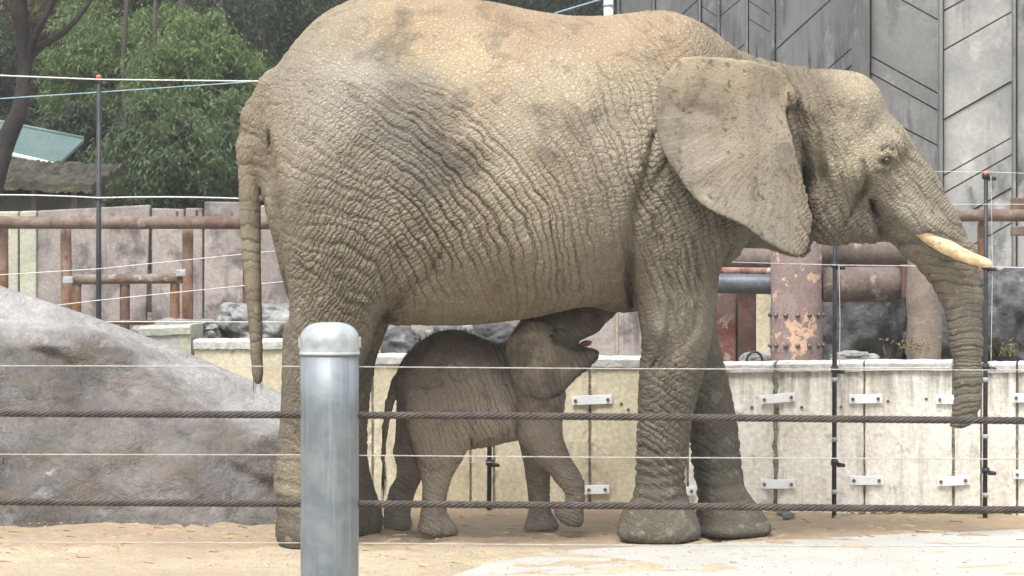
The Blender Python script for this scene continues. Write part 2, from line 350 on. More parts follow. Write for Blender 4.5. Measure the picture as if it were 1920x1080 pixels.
# lattice value noise in numpy
_H = RNG.random((64, 64, 64)).astype(np.float32)
def vnoise(x, y, z):
    xi = np.floor(x).astype(int); yi = np.floor(y).astype(int); zi = np.floor(z).astype(int)
    fx = x-xi; fy = y-yi; fz = z-zi
    fx = fx*fx*(3-2*fx); fy = fy*fy*(3-2*fy); fz = fz*fz*(3-2*fz); r = 0
    for a in (0, 1):
        for b in (0, 1):
            for c in (0, 1):
                r = r+_H[(xi+a) % 64, (yi+b) % 64, (zi+c) % 64]*(fx if a else 1-fx)*(fy if b else 1-fy)*(fz if c else 1-fz)
    return r*2-1
def fbm(x, y, z, o=4):
    r = 0; a = 1
    for i in range(o): r = r+a*vnoise(x*2**i+i*7, y*2**i+i*13, z*2**i+i*3); a *= .5
    return r

# ================================================================== SETTING
# sand ground (heights: raised yard behind the retaining wall)
def wall_y(x): return 17.13-.205*x
def grid_mesh(name, xs, ys, zf, m, kind='structure', attrs=None):
    X, Y = np.meshgrid(xs, ys); Z = zf(X, Y); nx, ny = len(xs), len(ys)
    V = np.stack([X, Y, Z], -1).reshape(-1, 3)
    i = np.arange(nx*ny).reshape(ny, nx)
    F = np.stack([i[:-1, :-1], i[:-1, 1:], i[1:, 1:], i[1:, :-1]], -1).reshape(-1, 4)
    o = npmesh(name, V, F, m); 
    if kind: o['kind'] = kind
    return o
xs = np.concatenate([np.linspace(-68, -6, 24), np.linspace(-5.5, 5.5, 230), np.linspace(6, 68, 24)])
ys = np.concatenate([np.linspace(-2.8, 11, 16), np.linspace(11.3, 17.6, 190), np.linspace(18, 89, 30)])
def gz(X, Y):
    n = fbm(X*1.3, Y*1.3, X*0, 3)*.009+fbm(X*7, Y*7, X*0+5, 3)*.009-.006
    rs = np.random.default_rng(3)
    for i in range(70):
        cx, cy, rr_ = rs.uniform(-3, 3), rs.uniform(13.6, 16.4), rs.uniform(.07, .2); r2 = ((X-cx)**2+((Y-cy)*1.1)**2)/rr_**2; n = n-.020*np.exp(-r2*r2)+.010*np.exp(-(np.sqrt(r2)-1.25)**2*9)
    for cx, cy in ((-.99, 14.85), (-.87, 15.5), (.75, 15.12), (1.145, 15.42)):
        r2 = ((X-cx)**2+(Y-cy)**2)/.24**2; n = n*np.clip(r2, 0, 1)+.014*np.exp(-(np.sqrt(r2)-1.)**2*30)
    near = np.exp(-((Y-wall_y(X)+.15)/.25)**2)*.02
    return np.where((np.abs(X) < 5.6) & (Y > 11) & (Y < 17.7), n+near, 0)
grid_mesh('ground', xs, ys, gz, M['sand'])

# raised terrain behind the retaining wall and the hillside
xs = np.concatenate([np.linspace(-60, -9, 20), np.linspace(-8.5, 8.5, 90), np.linspace(9, 60, 20)])
vs = np.concatenate([np.linspace(0, 6, 40), np.linspace(6.5, 58, 60)])
def make_terrain():
    X, Vv = np.meshgrid(xs, vs); Y = wall_y(np.clip(X, -6, 6))+.22+Vv
    Z = .64+fbm(X*1.1, Y*1.1, X*0, 4)*.03
    hill = np.clip((Y-44)/16, 0, None)
    Z = Z+np.clip(hill, 0, 3)*6+fbm(X*.4, Y*.4, X*0+3, 3)*np.clip((Y-40)/6, 0, 1)*.6
    Z = np.where(Vv < .01, -.3, Z)
    V = np.stack([X, Y, Z], -1).reshape(-1, 3); i = np.arange(X.size).reshape(X.shape)
    F = np.stack([i[:-1, :-1], i[:-1, 1:], i[1:, 1:], i[1:, :-1]], -1).reshape(-1, 4)
    fy = Y.reshape(-1)[F].mean(1)
    npmesh('yard', V, F[fy < 41], M['yard'])['kind'] = 'structure'; npmesh('hillside', V, F[fy >= 41], M['hill'])['kind'] = 'structure'
make_terrain()

# pale concrete pad in the foreground, right
edge = [(850, 1082), (915, 1056), (965, 1045), (1030, 1036), (1110, 1031), (1300, 1022), (1500, 1012), (1700, 1003), (1960, 992), (2200, 985)]
poly = []
for px, py in edge:
    d = CAMH*FPX/(py-HY); poly.append((WX(px, d), d+random.uniform(-.03, .03)))
pts = []
for i in range(len(poly)-1):
    for t in np.linspace(0, 1, 9)[:-1]:
        x = poly[i][0]*(1-t)+poly[i+1][0]*t; y = poly[i][1]*(1-t)+poly[i+1][1]*t
        pts.append((x+random.uniform(-.006, .006), y+random.uniform(-.02, .02)))
mb = MB(); top = [(x, y, .006) for x, y in pts]+[(4.5, 10), (-.25, 10)][0:0]
top += [(4.5, 15.9, .006), (4.5, 9.5, .006), (-.3, 9.5, .006), (-.32, 13.2, .006)]
mb.prism(top, (0, 0, -.08)); pad = mb.build('concrete_pad', M['pad']); tag(pad, kind='structure')

# ---------------------------------------------------------------- retaining wall
wroot = thing('retaining_wall', (0.9, 16.95, 0), 'low weathered concrete retaining wall joined by white metal plates, behind both elephants', 'wall')
def wallpt(px, py, dy=0):
    # intersect the view ray with the wall line
    a = (px-CX)/FPX; d = 17.13/(1+.205*a)+dy; return Vector((a*d, d, CAMH-(py-HY)*d/FPX))
def wall_block(p0, p1, top0, top1, mat, cap=True, thick=.24, base=-.1, rough=True, name='panel', capm=None, inset=0):
    A = wallpt(p0, top0, inset); B = wallpt(p1, top1, inset); n = Vector((.2, 1, 0)).normalized()
    L = (B-A).length; nx = max(4, int(L/.035)); nz = 22; V = []; F = []
    # gridded front face with chipped edges, plus box back
    def ht(s): return A.z*(1-s)+B.z*s
    for j in range(nz+1):
        for i in range(nx+1):
            s = i/nx; z = base+(ht(s)-base)*j/nz; p = A.lerp(B, s); e = 0
            ed = min(i, nx-i)/nx*L
            e += .006*math.exp(-(ed/.012)**2)*(.5+random.random()) if rough else 0
            if rough and (i in (0, nx)): e += random.uniform(0, .006)
            e += (vnoise(np.array(p.x*3.), np.array(z*3.), np.array(1.))+0)*.004
            q = Vector((p.x, p.y, z))+n*float(e)
            if i == 0: q += (B-A).normalized()*random.uniform(0, .012 if p0 in (1457,) else .003)
            if i == nx: q -= (B-A).normalized()*random.uniform(0, .014 if p1 in (1451,) else .003)
            V.append(q)
    m = nx+1
    for j in range(nz):
        for i in range(nx): F.append((j*m+i, j*m+i+1, (j+1)*m+i+1, (j+1)*m+i))
    k0 = len(V); V += [v+n*thick for v in V[:k0]]
    for j in range(nz):
        for i in range(nx): F.append((k0+j*m+i, k0+(j+1)*m+i, k0+(j+1)*m+i+1, k0+j*m+i+1))
    for i in range(nx): F.append((nz*m+i, nz*m+i+1, k0+nz*m+i+1, k0+nz*m+i)); F.append((i, k0+i, k0+i+1, i+1))
    for j in range(nz):
        F.append((j*m, (j+1)*m, k0+(j+1)*m, k0+j*m)); F.append((j*m+nx, k0+j*m+nx, k0+(j+1)*m+nx, (j+1)*m+nx))
    b = MB().add(V, F).build(name, mat, wroot)
    if cap:
        ncap = max(5, int(L/.03)); V = []; F = []
        prof = [(-.018, -.045), (-.022, -.004), (-.006, .010), (.10, .014), (.25, .010)]
        for i in range(ncap+1):
            s = i/ncap; p = A.lerp(B, s)
            for a, c in prof:
                jz = random.uniform(-.0025, .0025); ja = random.uniform(-.002, .002)
                V.append(Vector((p.x, p.y, p.z))+n*(a+ja)+Vector((0, 0, c+jz)))
        q = len(prof)
        for i in range(ncap):
            for j in range(q-1): F.append((i*q+j, (i+1)*q+j, (i+1)*q+j+1, i*q+j+1))
        F += [tuple(range(q)), tuple(ncap*q+j for j in range(q))[::-1]]
        MB().add(V, F).build('coping', capm or M['concrete_cap'], wroot, smooth=False)
    return b
# px left, px right, py of the top at either end
blocks = [(364, 560, 640, 640, 'concrete_cream', 1), (566, 696, 652, 652, 'concrete_cream', 1), (700, 880, 668, 668, 'concrete_cream', 1), (884, 924, 668, 668, 'concrete_cream', 1),
          (928, 1103, 668, 668, 'concrete_cream', 1), (1108, 1287, 673, 674, 'concrete_cream', 1), (1291, 1451, 684, 683, 'concrete_white', 1), (1457, 1619, 682, 681, 'concrete_white', 1),
          (1622, 1785, 680, 680, 'concrete_white', 1), (1790, 1838, 690, 690, 'concrete_white', 1), (1841, 1905, 684, 683, 'concrete_white', 1), (1909, 2080, 683, 683, 'concrete_white', 1)]+[(2084+i*172, 2252+i*172, 683, 683, 'concrete_white', 1) for i in range(5)]
for p0, p1, t0, t1, mm, c in blocks: wall_block(p0, p1, t0, t1, M[mm], cap=bool(c))
# recessed filler behind the joints
A = wallpt(360, 700, .022); B = wallpt(2938, 700, .022); n = Vector((.2, 1, 0)).normalized()
mb = MB(); v = [Vector((A.x, A.y, -.1)), Vector((B.x, B.y, -.1)), Vector((B.x, B.y, .80)), Vector((A.x, A.y, .80))]
mb.prism(v, n*.12); mb.build('joint_mortar', stained('joint_mortar', (.34, .31, .25), (.20, .18, .14), None, 14, 0, bump=.02), wroot)
wall_block(262, 358, 616, 612, M['concrete_green'], cap=True, inset=.12, capm=M['concrete_green'])
# white tie plates across the joints
plates = [(1072, 1147, 750, 2), (1097, 1142, 918, 1), (1272, 1304, 921, 0), (1426, 1491, 747, 5), (1426, 1491, 908, 0), (1592, 1654, 748, 1), (1594, 1656, 901, 0),
          (1755, 1800, 749, 0), (1757, 1818, 902, 3), (1898, 1960, 746, 0), (1900, 1962, 890, -1)]
for p0, p1, py, tilt in plates:
    a = wallpt(p0, py, -.016); b = wallpt(p1, py, -.016); u = (b-a).normalized(); mid = (a+b)/2; hl = (b-a).length/2
    up = Vector((0, 0, 1)); c = math.cos(R(tilt)); s_ = math.sin(R(tilt)); U = u*c+up*s_; Vv = up*c-u*s_; nn = Vector((.2, 1, 0)).normalized()
    hh = .026; mb = MB(); mb.prism([mid-U*hl-Vv*hh, mid+U*hl-Vv*hh, mid+U*hl+Vv*hh, mid-U*hl+Vv*hh], nn*.008)
    pl = mb.build('tie_plate', M['bracket'], wroot, bevel=.002)
    for sx in (-1, 1):
        q = mid+U*(sx*(hl-.022))
        m2 = MB(); m2.tube([q+nn*.004, q-nn*.007, q-nn*.013], [.0105, .0105, .006], 6); sub_build(m2, 'bolt', M['bolt'], pl, wroot)
# small anchor holes
for px, py in [(1165, 757), (1503, 764), (1577, 763), (1665, 752), (1737, 748), (1410, 764), (1178, 768)]:
    q = wallpt(px, py, -.003); nn = Vector((.2, 1, 0)).normalized(); mb = MB(); mb.tube([q-nn*.002, q+nn*.012], [.009, .009], 7); mb.build('anchor', M['bolt'], wroot)

# ---------------------------------------------------------------- big granite slope at left
def make_granite():
    rp = [(-260, 445), (-120, 490), (0, 540), (100, 574), (200, 607), (300, 645), (400, 688), (480, 722), (530, 745), (600, 800), (660, 880), (700, 960), (720, 1010)]
    D = 17.0
    rx = np.array([WX(a, D) for a, b in rp]); rz = np.array([WZ(b, D) for a, b in rp])
    xs = np.linspace(WX(-260, D), WX(720, D), 210); ts = np.linspace(0, 1, 150)
    X, T = np.meshgrid(xs, ts); ZR = np.interp(X, rx, rz)
    # t<.72 front face from foot to ridge, after it the back
    tf = np.clip(T/.72, 0, 1); foot = 16.02+.12*np.sin(X*2.1)+.25*np.clip((X+1.4)/.6, 0, 1)
    Y = foot+(D-foot)*(tf**1.25); prof = (1-(1-tf)**1.55)
    Z = -.08+(ZR+.08)*prof
    # diagonal ledge: a paler upper shelf set back from a steeper lower face
    sh = np.clip((tf-.62-.10*np.sin(X*1.9)-.05*np.sin(X*5))/.10, 0, 1); Y = Y+sh*.22
    tb = np.clip((T-.72)/.28, 0, 1); Y = Y+tb*1.6; Z = Z-tb**1.5*(ZR+.3)*.6
    n1 = fbm(X*1.15, Y*1.3, Z*1.4, 3)+.12*fbm(X*4, Y*4, Z*4, 3); n2 = fbm(X*6, Y*6+9, Z*6, 4)
    damp = 1-.8*np.exp(-((T-.72)/.05)**2)
    Y = Y-n1*.15*damp-n2*.014; Z = Z+(n1*.06+n2*.010)*damp
    # a shallow gully running diagonally
    g = np.exp(-((Z-(.75-(X+2.4)*.55))/.07)**2)*.07; Y = Y+g*(tf < 1)
    V = np.stack([X, Y, Z], -1).reshape(-1, 3); i = np.arange(X.size).reshape(X.shape)
    F = np.stack([i[:-1, :-1], i[:-1, 1:], i[1:, 1:], i[1:, :-1]], -1).reshape(-1, 4)
    led = (np.clip((tf-.60-.10*np.sin(X*1.9)-.05*np.sin(X*5)+n2*.04)/.10, 0, 1)).reshape(-1)
    o = npmesh('boulder', V, F, M['granite'], None, attrs={'ledge': ('FLOAT', led)})
    tag(o, 'huge sloping grey granite boulder left of the mother elephant', 'rock')
make_granite()

def rock(name, c, r, seed, m, label, cat='rock', flat=.3, parent=None, res=42, group=None, amp=.28):
    u = np.linspace(0, math.pi, res); v = np.linspace(0, 2*math.pi, res*2, endpoint=False)
    U, Vv = np.meshgrid(u, v, indexing='ij'); x = np.sin(U)*np.cos(Vv); y = np.sin(U)*np.sin(Vv); z = np.cos(U)
    def sg(a): return np.sign(a)*np.abs(a)**.72
    n = 1+amp*fbm(x*1.3+seed, y*1.3, z*1.3, 4)+.06*fbm(x*6+seed, y*6, z*6, 3)
    P = np.stack([c[0]+sg(x)*r[0]*n, c[1]+sg(y)*r[1]*n, c[2]+sg(z)*r[2]*n], -1).reshape(-1, 3)
    k = res*2; i = np.arange(res*k).reshape(res, k); j = np.roll(i, -1, 1)
    F = np.stack([i[:-1], i[1:], j[1:], j[:-1]], -1).reshape(-1, 4)
    o = npmesh(name, P, F, m, parent); tag(o, label, cat, group); return o
def rk(px0, px1, py0, py1, d, seed, m, label, dep=.3, **k):
    a = W(px0, py0, d); b = W(px1, py1, d); c = (a+b)/2
    return rock('rock', (c.x, d+dep*.5, c.z), (abs(b.x-a.x)/2, dep, abs(a.z-b.z)/2), seed, m, label, **k)
rk(406, 560, 568, 650, 18.2, 3, M['rock_pale'], 'pale lichened rock on the wall behind the mother\'s tail', .25)
rk(700, 790, 618, 690, 18.3, 11, M['rock_dark'], 'dark rock seen under the belly, just above the calf\'s rump', .25)
rk(800, 885, 600, 690, 18.5, 15, M['rock_pale'], 'grey mottled rock between the belly and the calf\'s back', .25)
rk(890, 985, 604, 690, 18.4, 19, M['rock_dark'], 'dark rock beneath the belly beside the calf\'s ear', .25)
rk(255, 420, 603, 650, 18.1, 23, M['rock_pale'], 'flat pale rock slab behind the greenish wall block', .3)
# dark rock mass at right, behind the trunk
rk(1525, 1720, 470, 720, 20.6, 31, M['rock_dark'], 'big dark rock behind the rusted column, left of the wooden post', .6, amp=.14, res=60)
rk(1700, 1870, 505, 720, 20.4, 37, M['rock_dark'], 'dark streaked rock behind the mother\'s trunk', .6, amp=.14, res=60)
rk(1835, 2010, 497, 720, 20.2, 41, M['rock_dark'], 'dark rock at the right edge beyond the fence post', .6, amp=.14, res=60)
rk(1560, 1640, 660, 688, 17.6, 47, M['rock_pale'], 'small pale stone lying on the wall top beside the black pole', .12)
rk(1225, 1300, 640, 690, 19.0, 53, M['rock_dark'], 'small dark rock hidden partly behind the near foreleg', .2)

# ---------------------------------------------------------------- pinkish panel wall far left
proot = thing('panel_wall', (-2, 22, .9), 'tall pinkish stained concrete panel wall behind the rusty railing', 'wall')
def slab(px0, px1, t0, t1, base, d, m, name, root, th=.1, bot=None, shear=0):
    mb = MB(); mb.prism([W(px0-shear, base, d), W(px1-shear, base, d), W(px1, t1, d), W(px0, t0, d)], (0, th, 0)); return mb.build(name, m, root, bevel=.01)
for (a, b, t0, t1, mm, d) in [(-120, 34, 398, 396, 'concrete_green', 22), (37, 68, 396, 395, 'concrete_green', 21.97), (71, 281, 395, 384, 'concrete_pink', 22), (284, 345, 390, 392, 'concrete_pink', 22.03),
        (348, 380, 390, 390, 'concrete_pink', 22), (383, 470, 378, 379, 'concrete_pink', 21.96), (473, 620, 385, 385, 'concrete_pink', 22), (623, 770, 385, 388, 'concrete_pink', 22.02), (773, 930, 390, 392, 'concrete_pink', 22), (933, 1080, 400, 400, 'concrete_pink', 22.02),
        (1083, 1154, 420, 420, 'concrete_pink', 22), (1160, 1330, 420, 420, 'concrete_pink', 22.01)]:
    slab(a, b, t0, t1, 690, d, M[mm], 'panel', proot, shear=(11 if 270 < b < 290 else 0) if b == 281 else 0)
# rusty pipe railing in front
rroot = thing('rusty_railing', (-2.6, 20.5, .9), 'rusty steel pipe railing in front of the pinkish panel wall', 'railing')
def pipe(px0, py0, px1, py1, d, wpx, m, name, root, n=16, d1=None):
    r = wpx/2*d/FPX; a = W(px0, py0, d); b = W(px1, py1, d1 or d); k = 14
    mb = MB(); mb.tube([a.lerp(b, i/k) for i in range(k+1)], [r*(1+random.uniform(-.02, .02)) for i in range(k+1)], n)
    return mb.build(name, m, root, smooth=True)
pipe(-120, 417, 640, 418, 20.5, 24, M['rust_pipe'], 'rail', rroot)
pipe(3, 405, 3, 690, 20.62, 26, M['rust_orange'], 'post', rroot)
pipe(123, 427, 128, 690, 20.62, 21, M['rust_orange'], 'post', rroot)
pipe(352, 429, 352, 690, 20.62, 21, M['rust_orange'], 'post', rroot)
pipe(461, 429, 461, 690, 20.62, 12, M['rust_dark'], 'post', rroot)
pipe(600, 429, 600, 690, 20.62, 21, M['rust_orange'], 'post', rroot)
pipe(135, 524, 342, 522, 20.4, 19, M['rust_pipe'], 'rail', rroot)
pipe(143, 532, 143, 690, 20.42, 19, M['rust_orange'], 'post', rroot)
pipe(234, 533, 234, 690, 20.42, 19, M['rust_dark'], 'post', rroot)
pipe(328, 512, 328, 690, 20.42, 18, M['rust_orange'], 'post', rroot)
pipe(150, 604, 470, 604, 20.0, 9, M['rust_dark'], 'rail', rroot)
for px, py in ((128, 525), (340, 512)):
    mb = MB(); q = W(px, py, 20.34); mb.box((q.x-.035, q.y-.03, q.z-.025), (q.x+.035, q.y+.03, q.z+.025)); mb.build('clamp', M['clip_grey'], rroot, bevel=.008)
mb = MB(); mb.tube([W(332, 405, 20.5), W(332, 396, 20.5)], .01, 6); mb.build('bolt', M['rust_dark'], rroot)
mb = MB(); mb.tube([W(369, 405, 20.5), W(369, 394, 20.5)], .01, 6); mb.build('bolt', M['rust_dark'], rroot)

# ---------------------------------------------------------------- steel and timber barrier, right of the foreleg
broot = thing('barrier', (WX(1500, 18.9), 18.9, .8), 'heavy barrier of thick logs, dark pipe and a flaking riveted column behind the mother\'s jaw', 'barrier')
pipe(1300, 486, 1475, 488, 19.4, 44, M['log'], 'log', broot, 22)
pipe(1530, 470, 1712, 470, 19.5, 62, M['log'], 'log', broot, 24)
def capsule(px0, px1, py, d, wpx, m, name, root):
    r = wpx/2*d/FPX; x0 = WX(px0, d); x1 = WX(px1, d); z = WZ(py, d); P = []; Rr = []
    for i in range(8): P.append((x0+(x1-r*.7-x0)*i/7, d, z)); Rr.append(r*random.uniform(.985, 1.015))
    for i in range(1, 8): a = i/8*math.pi/2; P.append((x1-r*.7+r*.7*math.sin(a), d, z)); Rr.append(r*math.cos(a)**.6)
    MB().tube(P, Rr, 24).build(name, m, root, smooth=True)
capsule(1540, 1697, 533, 19.0, 66, M['log'], 'log', broot)
pipe(1300, 531, 1452, 533, 19.0, 38, M['steel_blue'], 'pipe', broot, 22)
pipe(1300, 507, 1452, 509, 19.25, 14, M['peeling_red'], 'rail', broot)
pipe(1300, 452, 1500, 452, 20.2, 30, M['steel_blue'], 'pipe', broot)
colm = pipe(1493, 440, 1493, 690, 18.9, 96, M['peeling_column'], 'column', broot, 32)
mb = MB(); dd = 18.9; mb.tube([W(1493, 575, dd), W(1493, 660, dd)], 98/2*dd/FPX, 32); sub_build(mb, 'collar', M['peeling_column'], colm, broot, smooth=False)
for py in (590, 647):
    for a in range(-80, 100, 26):
        r = 49.5*dd/FPX; q = W(1493, py, dd)+Vector((math.sin(R(a))*r, -math.cos(R(a))*r, 0)); nrm = Vector((math.sin(R(a)), -math.cos(R(a)), 0))
        mb = MB(); mb.tube([q-nrm*.004, q+nrm*.010, q+nrm*.018], [.016, .015, .007], 8); sub_build(mb, 'rivet', M['bolt'], colm, broot, smooth=True)
mb = MB(); mb.box((WX(1310, 19.6), 19.6, .6), (WX(1380, 19.6), 19.68, WZ(548, 19.6))); mb.build('plate', M['peeling_red'], broot, bevel=.01)
mb = MB(); mb.box((WX(1384, 19.5), 19.45, .6), (WX(1417, 19.5), 19.55, WZ(548, 19.5))); mb.build('post', M['rust_dark'], broot, bevel=.01)
mb = MB(); mb.box((WX(1380, 19.6), 19.7, .6), (WX(1386, 19.6), 19.78, WZ(548, 19.6))); mb.build('post', M['steel_blue'], broot)
mb = MB(); mb.box((WX(1417, 21), 21, .6), (WX(1450, 21), 21.1, WZ(552, 21))); mb.build('board', M['concrete_cream'], broot)
wp = thing('wooden_post', (WX(1733, 18.6), 18.6, .75), 'thick weathered wooden post standing just left of the mother\'s trunk', 'post')
r = 33*18.6/FPX; k = 16; P = [Vector((WX(1733, 18.6)+.004*math.sin(i), 18.6, .6+(WZ(474, 18.6)-.6)*i/k)) for i in range(k+1)]
MB().tube(P+[P[-1]+Vector((0, 0, .03))], [r*random.uniform(.97, 1.03) for i in range(k+1)]+[r*.8], 24).build('shaft', M['wood_post'], wp, smooth=True)
MB().box((WX(1690, 18.9), 18.85, WZ(560, 18.9)), (WX(1712, 18.9), 19.0, WZ(496, 18.9))).build('cleat', M['rust_dark'], wp, bevel=.008)
# hoop lying on the wall top
hp = thing('hose_hoop', (WX(1415, 17.4), 17.4, .88), 'small black hoop sticking up on the wall top by the flaking column', 'hoop')
c = W(1415, 676, 17.2); P = [c+Vector((math.cos(a)*.045, 0, math.sin(a)*.05)) for a in np.linspace(0, math.pi, 14)]
MB().tube(P, .007, 8).build('hoop', M['black_pole'], hp, smooth=True)
rk(1390, 1446, 660, 690, 17.5, 61, M['rock_pale'], 'rounded pale stone beside the small black hoop on the wall', .08, amp=.1)

# rusty railing far right
r2 = thing('far_railing', (WX(1860, 24), 24, .9), 'rusty pipe railing at the right edge before the concrete building', 'railing')
pipe(1780, 404, 2050, 404, 24, 23, M['rust_pipe'], 'rail', r2)
pipe(1841, 415, 1841, 560, 24.1, 17, M['rust_orange'], 'post', r2)
pipe(1990, 415, 1990, 560, 24.1, 17, M['rust_orange'], 'post', r2)
MB().box((WX(1898, 24.3), 24.3, WZ(396, 24.3)), (WX(2000, 24.3), 24.4, WZ(370, 24.3))).build('plate', M['rust_pipe'], r2, bevel=.01)
MB().box((WX(1898, 24.3), 24.3, WZ(442, 24.3)), (WX(2000, 24.3), 24.4, WZ(424, 24.3))).build('plate', M['rust_pipe'], r2, bevel=.01)

# ---------------------------------------------------------------- concrete building with diagonal form lines
bl = thing('concrete_building', (WX(1700, 36), 36, .9), 'tall grey concrete building with vertical ribs and diagonal grooves, top right', 'building')
dpx = [(1130, 47.5), (1163, 47), (1227, 46), (1313, 44.3), (1348, 43.5), (1401, 42.4), (1452, 41), (1601, 38), (1630, 37.3), (1765, 36.5), (1900, 36.2), (2200, 36), (3230, 36)]
def bd(px): return float(np.interp(px, [a for a, b in dpx], [b for a, b in dpx]))
bays = [(1163, 1222, -1, []), (1230, 1308, 1, [(1230, 72, 1308, 0)]),
        (1317, 1345, -1, [(1317, 12, 1345, 32), (1317, 40, 1345, 58)]), (1351, 1397, 1, [(1351, 30, 1397, -8), (1351, 118, 1397, 82)]),
        (1405, 1444, -1, [(1405, 2, 1444, 28), (1405, 36, 1444, 60)]), (1456, 1598, 1, [(1456, 92, 1598, -38), (1456, 212, 1598, 90), (1456, 250, 1598, 121)]),
        (1634, 1760, -1, [(1634, -32, 1760, 38), (1634, 106, 1760, 176), (1634, 138, 1760, 208), (1634, 208, 1760, 274), (1634, 300, 1760, 366)]),
        (1770, 1897, 1, [(1770, 20, 1897, -50), (1770, 94, 1897, 22), (1770, 224, 1897, 152), (1770, 329, 1897, 258), (1770, 362, 1897, 290), (1770, 424, 1897, 352), (1770, 490, 1897, 418)]),
        (1908, 2160, -1, [])]+[(2170+i*150, 2312+i*150, (-1)**i, [(2170+i*150, y+40*(-1)**i, 2312+i*150, y-40*(-1)**i) for y in (60, 180, 330)]) for i in range(7)]
def clip(poly, a, b, sgn):
    out = []; A = b[1]-a[1]; Bc = a[0]-b[0]
    f = lambda p: sgn*(A*(p[0]-a[0])+Bc*(p[1]-a[1]))
    for i in range(len(poly)):
        p, q = poly[i], poly[(i+1) % len(poly)]; fp, fq = f(p), f(q)
        if fp >= 0: out.append(p)
        if (fp >= 0) != (fq >= 0): t = fp/(fp-fq); out.append((p[0]+(q[0]-p[0])*t, p[1]+(q[1]-p[1])*t))
    return out
for b0, b1, sl, lines in bays:
    mat = M['facade_light'] if b0 > 1765 else M['facade']
    da, db = bd(b0), bd(b1)
    def dq(px): return da+(db-da)*(px-b0)/(b1-b0)
    pieces = [[(b0, -1500), (b1, -1500), (b1, 620), (b0, 620)]]
    gap = 1.6 if b0 > 1450 else 1.2
    for (x0, y0, x1, y1) in lines:
        new = []
        for pc in pieces:
            up = clip(pc, (x0, y0-gap), (x1, y1-gap), 1); lo = clip(pc, (x0, y0+gap), (x1, y1+gap), -1)
            new += [q for q in (up, lo) if len(q) > 2]
        pieces = new
    for pc in pieces:
        dv = random.uniform(-.02, .02)
        MB().prism([W(x, y, dq(x)+dv) for x, y in pc], (0, .12, 0)).build('panel', mat, bl)
# ribs and backing
for a, b in [(1601, 1631)]:
    MB().prism([W(a, 620, bd(a)-.12), W(b, 620, bd(b)-.12), W(b, -1500, bd(b)-.12), W(a, -1500, bd(a)-.12)], (0, .3, 0)).build('pilaster', M['facade'], bl, bevel=.02)
for a in (1166-6, 1226, 1312.5, 1348, 1401, 1450, 1765, 1902.5):
    hw = {1450: 3.5, 1765: 3.5, 1902.5: 3}.get(a, 2)
    MB().prism([W(a-hw, 620, bd(a)-.10), W(a+hw, 620, bd(a)-.10), W(a+hw, -1500, bd(a)-.10), W(a-hw, -1500, bd(a)-.10)], (0, .3, 0)).build('rib', M['facade'], bl, bevel=.015)
for (a, _), (b, _) in zip(dpx[1:-1], dpx[2:]):
    MB().prism([W(a, 620, bd(a)+.09), W(b, 620, bd(b)+.09), W(b, -1500, bd(b)+.09), W(a, -1500, bd(a)+.09)], (0, .4, 0)).build('wall', M['groove'], bl)
pst = thing('white_post', (WX(1141, 40), 40, .9), 'white round post at the left corner of the concrete building', 'post')
MB().tube([(WX(1141, 40), 40, .7), (WX(1141, 40), 40, 5.6)], 9*40/FPX, 14).build('shaft', M['gutter'], pst, smooth=True)
MB().tube([(WX(1141, 40), 40, WZ(12, 40)), (WX(1141, 40), 40, WZ(8, 40))], 10.5*40/FPX, 14).build('band', M['clip_grey'], pst, smooth=True)

# ---------------------------------------------------------------- shed with teal roof
sh = thing('shed', (WX(60, 33), 33, .9), 'low shed with a teal corrugated roof half hidden at the left edge', 'building')
d0, d1 = 32.0, 35.0
a = W(-60, 268, d0); b = W(110, 307, d0); c = W(158, 262, d1); d_ = W(-30, 225, d1)
V = []; F = []; N = 64
for i in range(N+1):
    s = i/N; zz = .012*(1 if (i//1) % 2 else 0)
    p = a.lerp(b, s); q = d_.lerp(c, s); V += [p+Vector((0, 0, zz)), q+Vector((0, 0, zz))]
F = [(2*i, 2*i+2, 2*i+3, 2*i+1) for i in range(N)]
n = len(V); V += [v-Vector((0, 0, .03)) for v in V]; F += [tuple(n+j for j in f[::-1]) for f in F]
MB().add(V, F).build('roof', M['roof_teal'], sh)
MB().tube([a+Vector((0, -.03, -.02)), b+Vector((0, -.03, -.02))], .028, 10).build('gutter', M['gutter'], sh, smooth=True)
MB().tube([d_+Vector((0, 0, .02)), c+Vector((0, 0, .02))], .02, 10).build('ridge_cap', M['roof_teal'], sh, smooth=True)
MB().box((WX(-200, 33), 33, .6), (WX(150, 33), 35, WZ(318, 33))).build('wall', M['shed_dark'], sh)
# thatched mossy eave
V = []; F = []; nx, ny = 60, 14
for j in range(ny+1):
    for i in range(nx+1):
        px = -150+(172+150)*i/nx; y = 29.5+2.4*j/ny
        z = WZ(345-(1-i/nx)*14, 29.5)+(.26*(j/ny))+random.uniform(-.025, .025)
        V.append((WX(px, 29.5), y, z))
for j in range(ny):
    for i in range(nx): F.append((j*(nx+1)+i, j*(nx+1)+i+1, (j+1)*(nx+1)+i+1, (j+1)*(nx+1)+i))
n = len(V); V += [(x, y, z-.09) for x, y, z in V]; F += [tuple(n+q for q in f[::-1]) for f in F]+[(i, i+1, n+i+1, n+i) for i in range(nx)]+[(i*(nx+1)+nx, (i+1)*(nx+1)+nx, n+(i+1)*(nx+1)+nx, n+i*(nx+1)+nx) for i in range(ny)]
MB().add(V, F).build('mossy_eave', M['thatch'], sh)
MB().box((WX(-200, 30.2), 30.2, .6), (WX(176, 30.2), 31, WZ(366, 30.2))).build('low_wall', M['shed_wall'], sh)
MB().box((WX(-200, 31), 31.3, .6), (WX(165, 31), 31.6, WZ(330, 31))).build('back_wall', M['shed_dark'], sh)
